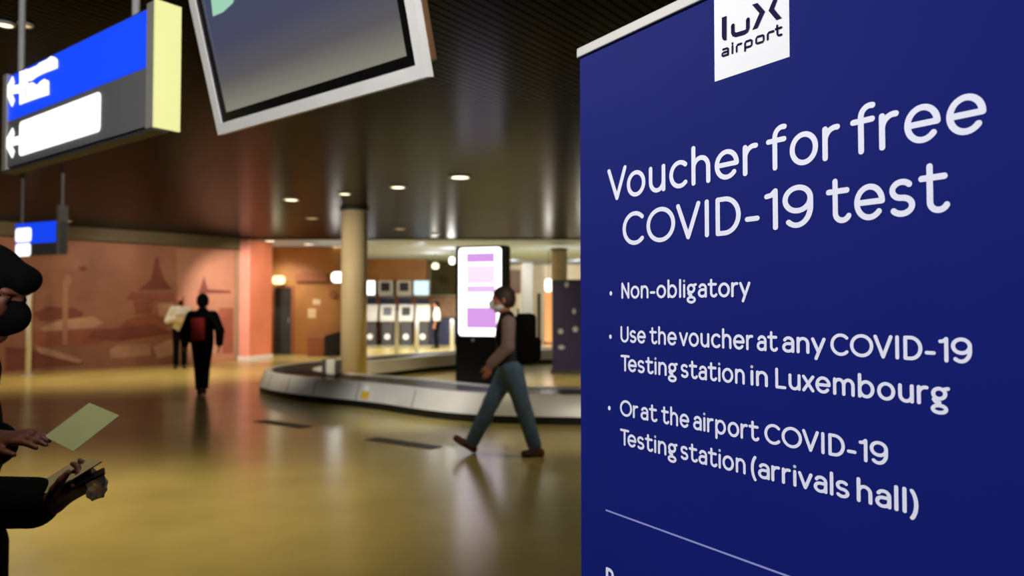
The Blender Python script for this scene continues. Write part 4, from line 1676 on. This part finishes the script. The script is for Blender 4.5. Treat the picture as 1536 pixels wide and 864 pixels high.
    for s in 'LR':
        a_ = A('a' + s)
        en = a_ + unit(A('k' + s) - a_) * .03
        ft.cap(A('hip' + s), A('k' + s), W.get('thigh', .086), W.get('knee', .060), .03)
        ft.cap(A('k' + s), en, W.get('knee', .060) - .001, W.get('legr', .058), .02)
        ft.ell(A('k' + s) * .68 + a_ * .32 - fw * .018, V3(.052, .050, .11), None, .02)
    np_obj('trousers', ft.mesh(h, [(pel + sp * .06, sp)], .010), W['legs'], t)
    # --- shoes
    for s in 'LR':
        fs = Field()
        toe, heel, a_ = A('t' + s), A('heel' + s), A('a' + s)
        dv = toe - heel
        fs.cap(a_ - V3(0, 0, .01), heel + V3(0, 0, .036), .042, .036, .02)
        fs.cap(heel + dv * .12 + V3(0, 0, .036), toe - dv * .12 + V3(0, 0, .030), .038, .032, .02)
        fs.cap(a_, heel * .5 + toe * .5 + V3(0, 0, .035), .040, .034, .02)
        np_obj('shoe', fs.mesh(min(h, .008), [((heel + toe) / 2, -unit(np.cross(np.cross(dv, V3(0, 0, 1)), dv)))], .004), W['shoes'], t)
    return t, g


def backpack(label, loc, rz, m, m2, size, pocket=.52):
    t = thing('backpack', label, 'backpack', loc, rz)
    sx, sy, sz = size
    bm = bmesh.new()
    add_box(bm, (-sx, -sy / 2, 0), (0, sy / 2, sz), bevel=min(sx, sy) * 0.22)
    obj('bag_body', bm, m, t, True)
    bm = bmesh.new()
    add_box(bm, (-sx - 0.05, -sy * 0.36, sz * 0.08), (-sx + 0.02, sy * 0.36, sz * pocket), bevel=0.03)
    obj('front_pocket', bm, m2, t, True)
    for s in (1, -1):
        bm = bmesh.new()
        pts = [(0.0, sz * 0.86), (0.05, sz * 1.02), (0.09, sz * 1.05), (0.155, sz * 0.98), (0.19, sz * 0.72), (0.185, sz * 0.45), (0.10, sz * 0.2), (0.0, sz * 0.12)]
        for i in range(len(pts) - 1):
            (x0, z0), (x1, z1) = pts[i], pts[i + 1]
            dv = Vector((x1 - x0, 0, z1 - z0)).normalized()
            nv = Vector((dv.z, 0, -dv.x)) * 0.006
            add_prism(bm, [Vector((x0, s * 0.11 - 0.025, z0)) - nv, Vector((x1, s * 0.11 - 0.025, z1)) - nv, Vector((x1, s * 0.11 - 0.025, z1)) + nv, Vector((x0, s * 0.11 - 0.025, z0)) + nv], (0, 0.05, 0))
        obj('shoulder_strap', bm, m, t)
    bm = bmesh.new()
    add_cyl(bm, (-0.03, -0.04, sz * 0.97), (-0.03, -0.04, sz + 0.04), 0.008, seg=8)
    add_cyl(bm, (-0.03, 0.04, sz * 0.97), (-0.03, 0.04, sz + 0.04), 0.008, seg=8)
    add_cyl(bm, (-0.03, -0.048, sz + 0.04), (-0.03, 0.048, sz + 0.04), 0.009, seg=8)
    obj('grab_handle', bm, m, t)
    return t


# walking man with backpack, facing left
WY = 7.47
wx = at_z(765, 681, 0).x
KW = F / WY
wz = lambda y: ZC + (460 - y) / KW
wf = lambda x: -(x - 765) / KW
JW = dict(pelvis=(wf(766), 0, wz(548)), chest=(wf(764), 0, wz(503)), neck=(wf(761), 0, wz(474)), head=(wf(754.5), 0.0, wz(449.5)), hf=(1, 0.05, -.06), hu=(.06, 0, 1),
          sL=(wf(763), .185, wz(483)), sR=(wf(762), -.185, wz(483)),
          eL=(wf(762), .235, wz(519)), wL=(wf(737), .19, wz(544)), eR=(wf(775), -.235, wz(519)), wR=(wf(778), -.22, wz(553)),
          hipL=(wf(768), .085, wz(552)), hipR=(wf(764), -.085, wz(552)),
          kL=(wf(784), .085, wz(608)), aL=(wf(802), .085, wz(667)), tL=(wf(783), .10, 0.0), heelL=(wf(811), .085, 0.0),
          kR=(wf(737), -.085, wz(604)), aR=(wf(707), -.08, wz(666)), tR=(wf(680), -.09, wz(661) + .0), heelR=(wf(710), -.08, 0.005),
          handL=((.35, -.05, -1), (.4, -.9, 0), .35), handR=((.1, 0, -1), (.2, .95, 0), .4))
person('person', 'person walking left in blue jeans, grey jumper and dark vest with a black backpack', (wx, WY, 0), math.pi, JW,
       dict(skin=M['skin'], hair=M['hairbrown'], mask=M['maskwhite'], top=M['vest'], topname='vest', vest=M['mauve'], legs=M['denim'], shoes=M['brownshoe'],
            hem=.0, cuff=.012, loose=.016, legr=.062, thigh=.102, knee=.074, head=1.12, girth=1.15), .008)
backpack('big black backpack worn by the walking person', (wx - wf(773), WY, wz(545)), math.pi, M['blackcloth'], M['blackcloth'], (.21, .32, .51))


def standing(Hh, stride=0.0, arms='down', lean=0.0):
    s = Hh / 1.75
    J = dict(pelvis=(0, 0, .96 * s), chest=(.0 + lean * .5, 0, 1.26 * s), neck=(lean * .9, 0, 1.47 * s), head=(.02 + lean, 0, 1.632 * s),
             sL=(lean * .7, .185 * s, 1.42 * s), sR=(lean * .7, -.185 * s, 1.42 * s),
             hipL=(0, .088 * s, .92 * s), hipR=(0, -.088 * s, .92 * s))
    J.update(kL=(.03 + stride * .5, .09 * s, .50 * s), aL=(stride, .09 * s, .09), heelL=(stride - .06, .09 * s, 0), tL=(stride + .19, .11 * s, 0),
             kR=(.03 - stride * .3, -.09 * s, .50 * s), aR=(-stride, -.09 * s, .09 + stride * .25), heelR=(-stride - .07, -.09 * s, stride * .35), tR=(-stride + .17, -.11 * s, 0))
    if arms == 'down':
        J.update(eL=(-.03, .25 * s, 1.13 * s), wL=(.05, .25 * s, .88 * s), eR=(-.03, -.25 * s, 1.13 * s), wR=(.05, -.25 * s, .88 * s),
                 handL=((.1, 0, -1), (.3, -.95, 0), .4), handR=((.1, 0, -1), (.3, .95, 0), .4))
    else:
        J.update(eL=(.05, .29 * s, 1.15 * s), wL=(.26, .09 * s, 1.17 * s), eR=(.05, -.29 * s, 1.15 * s), wR=(.27, -.08 * s, 1.21 * s),
                 handL=((.5, -.8, .1), (-.4, -.2, -.8), .5), handR=((.5, .8, .1), (-.4, .2, -.8), .5))
    return J


# dark man walking away towards the mural
g = at_z(301, 594, 0)
JD = standing(1.70, .20, 'down')
for q_ in 'LR':
    sg_ = 1 if q_ == 'L' else -1
    JD['k' + q_] = (JD['k' + q_][0], .06 * sg_, JD['k' + q_][2])
    for w_ in ('a', 'heel', 't'):
        JD[w_ + q_] = (JD[w_ + q_][0], .035 * sg_, JD[w_ + q_][2])
JD['sL'] = (0, .175, 1.345)
JD['sR'] = (0, -.175, 1.345)
JD['eL'], JD['wL'] = (-.02, .275, 1.09), (.06, .27, .86)
JD['eR'], JD['wR'] = (-.02, -.275, 1.09), (.06, -.27, .86)
dx_ = 304
g2_ = Vector((at_y(dx_, 460, g.y + .1).x, g.y + .1, 0))
person('person', 'person in black walking away towards the mural, dark red backpack on', g2_, math.pi / 2 + math.atan2(-g2_.x, g2_.y), JD,
       dict(skin=M['skin'], hair=M['hairblack'], top=M['blackcloth'], legs=M['blackcloth'], shoes=M['black'], hem=.12, loose=.03, girth=1.05, head=1.14), .010)
rzD = math.pi / 2 + math.atan2(-g2_.x, g2_.y)
fD = Vector((math.cos(rzD), math.sin(rzD), 0))
lD = Vector((-fD.y, fD.x, 0))
backpack('black and dark red backpack on the back of the person walking away', g2_ - fD * .165 + lD * .07 + Vector((0, 0, .90)), rzD, M['blackcloth'], M['redpanel'], (.13, .30, .46), .9)

# white-shirted man facing the camera in front of the mural
g = at_z(270, 552, 0)
JS = standing(1.76, 0.0, 'front')
rzS = math.atan2(-g.y, -g.x)
person('person', 'person in white shirt, black trousers and black face mask facing the hall by the mural', (g.x, g.y, 0), rzS, JS,
       dict(skin=M['skinred'], hair=M['skinred'], mask=M['blackcloth'], top=M['shirt'], topname='shirt', legs=M['blackcloth'], shoes=M['black'], hem=.06, loose=.024), .010)
fS = Vector((math.cos(rzS), math.sin(rzS), 0))
hp = Vector((g.x, g.y, 1.22)) + fS * .36
cb = bmesh.new()
add_box(cb, (-.11, -.006, -.15), (.11, .006, .15), Matrix.Translation(hp) @ Matrix.Rotation(rzS + math.pi / 2, 4, 'Z') @ Matrix.Rotation(-.9, 4, 'X'), bevel=.003)
tag(obj('paper_sheet', cb, M['cream']), 'pale sheet held by the person in the white shirt', 'paper')

# small person at the navy counter
g = at_z(655, 523, 0)
JC = standing(1.68, 0.0, 'down')
person('person', 'small far person in white top and dark trousers by the navy counter', (g.x, g.y, 0), math.pi, JC,
       dict(skin=M['skin'], hair=M['hairblack'], top=M['shirt'], topname='shirt', legs=M['blackcloth'], shoes=M['black'], hem=-.08, loose=.016), .012)

# foreground person at the left edge, looking down at papers
PX, PY = -1.44, 1.86
loc_ = lambda x, y, Y: (lambda q: (q.x - PX, q.y - PY, q.z))(at_y(x, y, Y))
wR_ = loc_(77, 754, 1.66)
wL_ = loc_(-6, 662, 1.80)
JF = dict(pelvis=(-.01, 0, .90), chest=(-.01, 0, 1.19), neck=(.04, 0, 1.385), head=(.100, -.0, 1.537), hf=(.95, 0.0, -.30), hu=(.30, 0, .95),
          sL=(-.05, .165, 1.325), sR=(.0, -.175, 1.32),
          eL=(-.06, .17, 1.07), wL=wL_, eR=(.13, -.215, 1.065), wR=wR_,
          hipL=(0, .088, .86), hipR=(0, -.088, .86),
          kL=(.03, .09, .48), aL=(0, .09, .09), heelL=(-.06, .09, 0), tL=(.19, .11, 0),
          kR=(.03, -.09, .48), aR=(0, -.09, .09), heelR=(-.06, -.09, 0), tR=(.19, -.11, 0),
          handL=((.93, -.22, .16), (.1, .25, -1), .34), handR=((.86, -.05, .46), (-.40, .30, .86), 1.2))
person('person', 'dark haired person in black at the left edge looking down at papers', (PX, PY, 0), 0.0, JF,
       dict(skin=M['skindark'], hair=M['hairblack'], top=M['blackcloth'], legs=M['blackcloth'], shoes=M['black'], mask=M['blackcloth'], fringe=-.085, hands=.9, hem=.12, loose=.014, cuff=.04, cuffr=.042,
            locks=(((.074, .0, .070), (.042, .055, .028)), ((.098, .0, .054), (.022, .042, .027)))), .0048)


def sheet(name, A_, B_, C_, th, m, label, cat):
    A_, B_, C_ = Vector(A_), Vector(B_), Vector(C_)
    D_ = A_ + C_ - B_
    n_ = (B_ - A_).cross(C_ - B_).normalized() * th
    bm = bmesh.new()
    add_prism(bm, [A_, B_, C_, D_], n_)
    return tag(obj(name, bm, m), label, cat)


sheet('paper_leaflet', at_y(134, 604, 1.86), at_y(179, 623, 1.77), at_y(110, 677, 1.70), .0015, M['paper'],
      'pale green leaflet held in the upper hand of the person at the left edge', 'leaflet')
sheet('folded_paper', at_y(44, 733, 1.68), at_y(120, 686, 1.68), at_y(152, 692, 1.62), .003, M['cream'],
      'folded cream papers in the lower hand of the person at the left edge', 'papers')
sheet('dark_card', at_y(114, 721, 1.645), at_y(156, 701, 1.645), at_y(157, 709, 1.60), .004, M['black'],
      'dark flat wallet on top of the lower hand of the person at the left edge', 'wallet')
# crumpled bag under it
bm = bmesh.new()
bmesh.ops.create_icosphere(bm, subdivisions=4, radius=1.0)
c = at_y(145, 731, 1.64)
for v in bm.verts:
    n_ = v.co.normalized()
    k = 1 + .16 * math.sin(5 * n_.x + 3 * n_.z) * math.sin(4 * n_.y + 5 * n_.z) + .05 * math.sin(11 * n_.x + 9 * n_.y)
    v.co = c + Vector((n_.x * .022, n_.y * .018, n_.z * .027)) * k
tag(obj('crumpled_wrapper', bm, M['tissue'], smooth=True), 'crumpled pale wrapper sticking out below the dark wallet in the lower hand', 'wrapper')
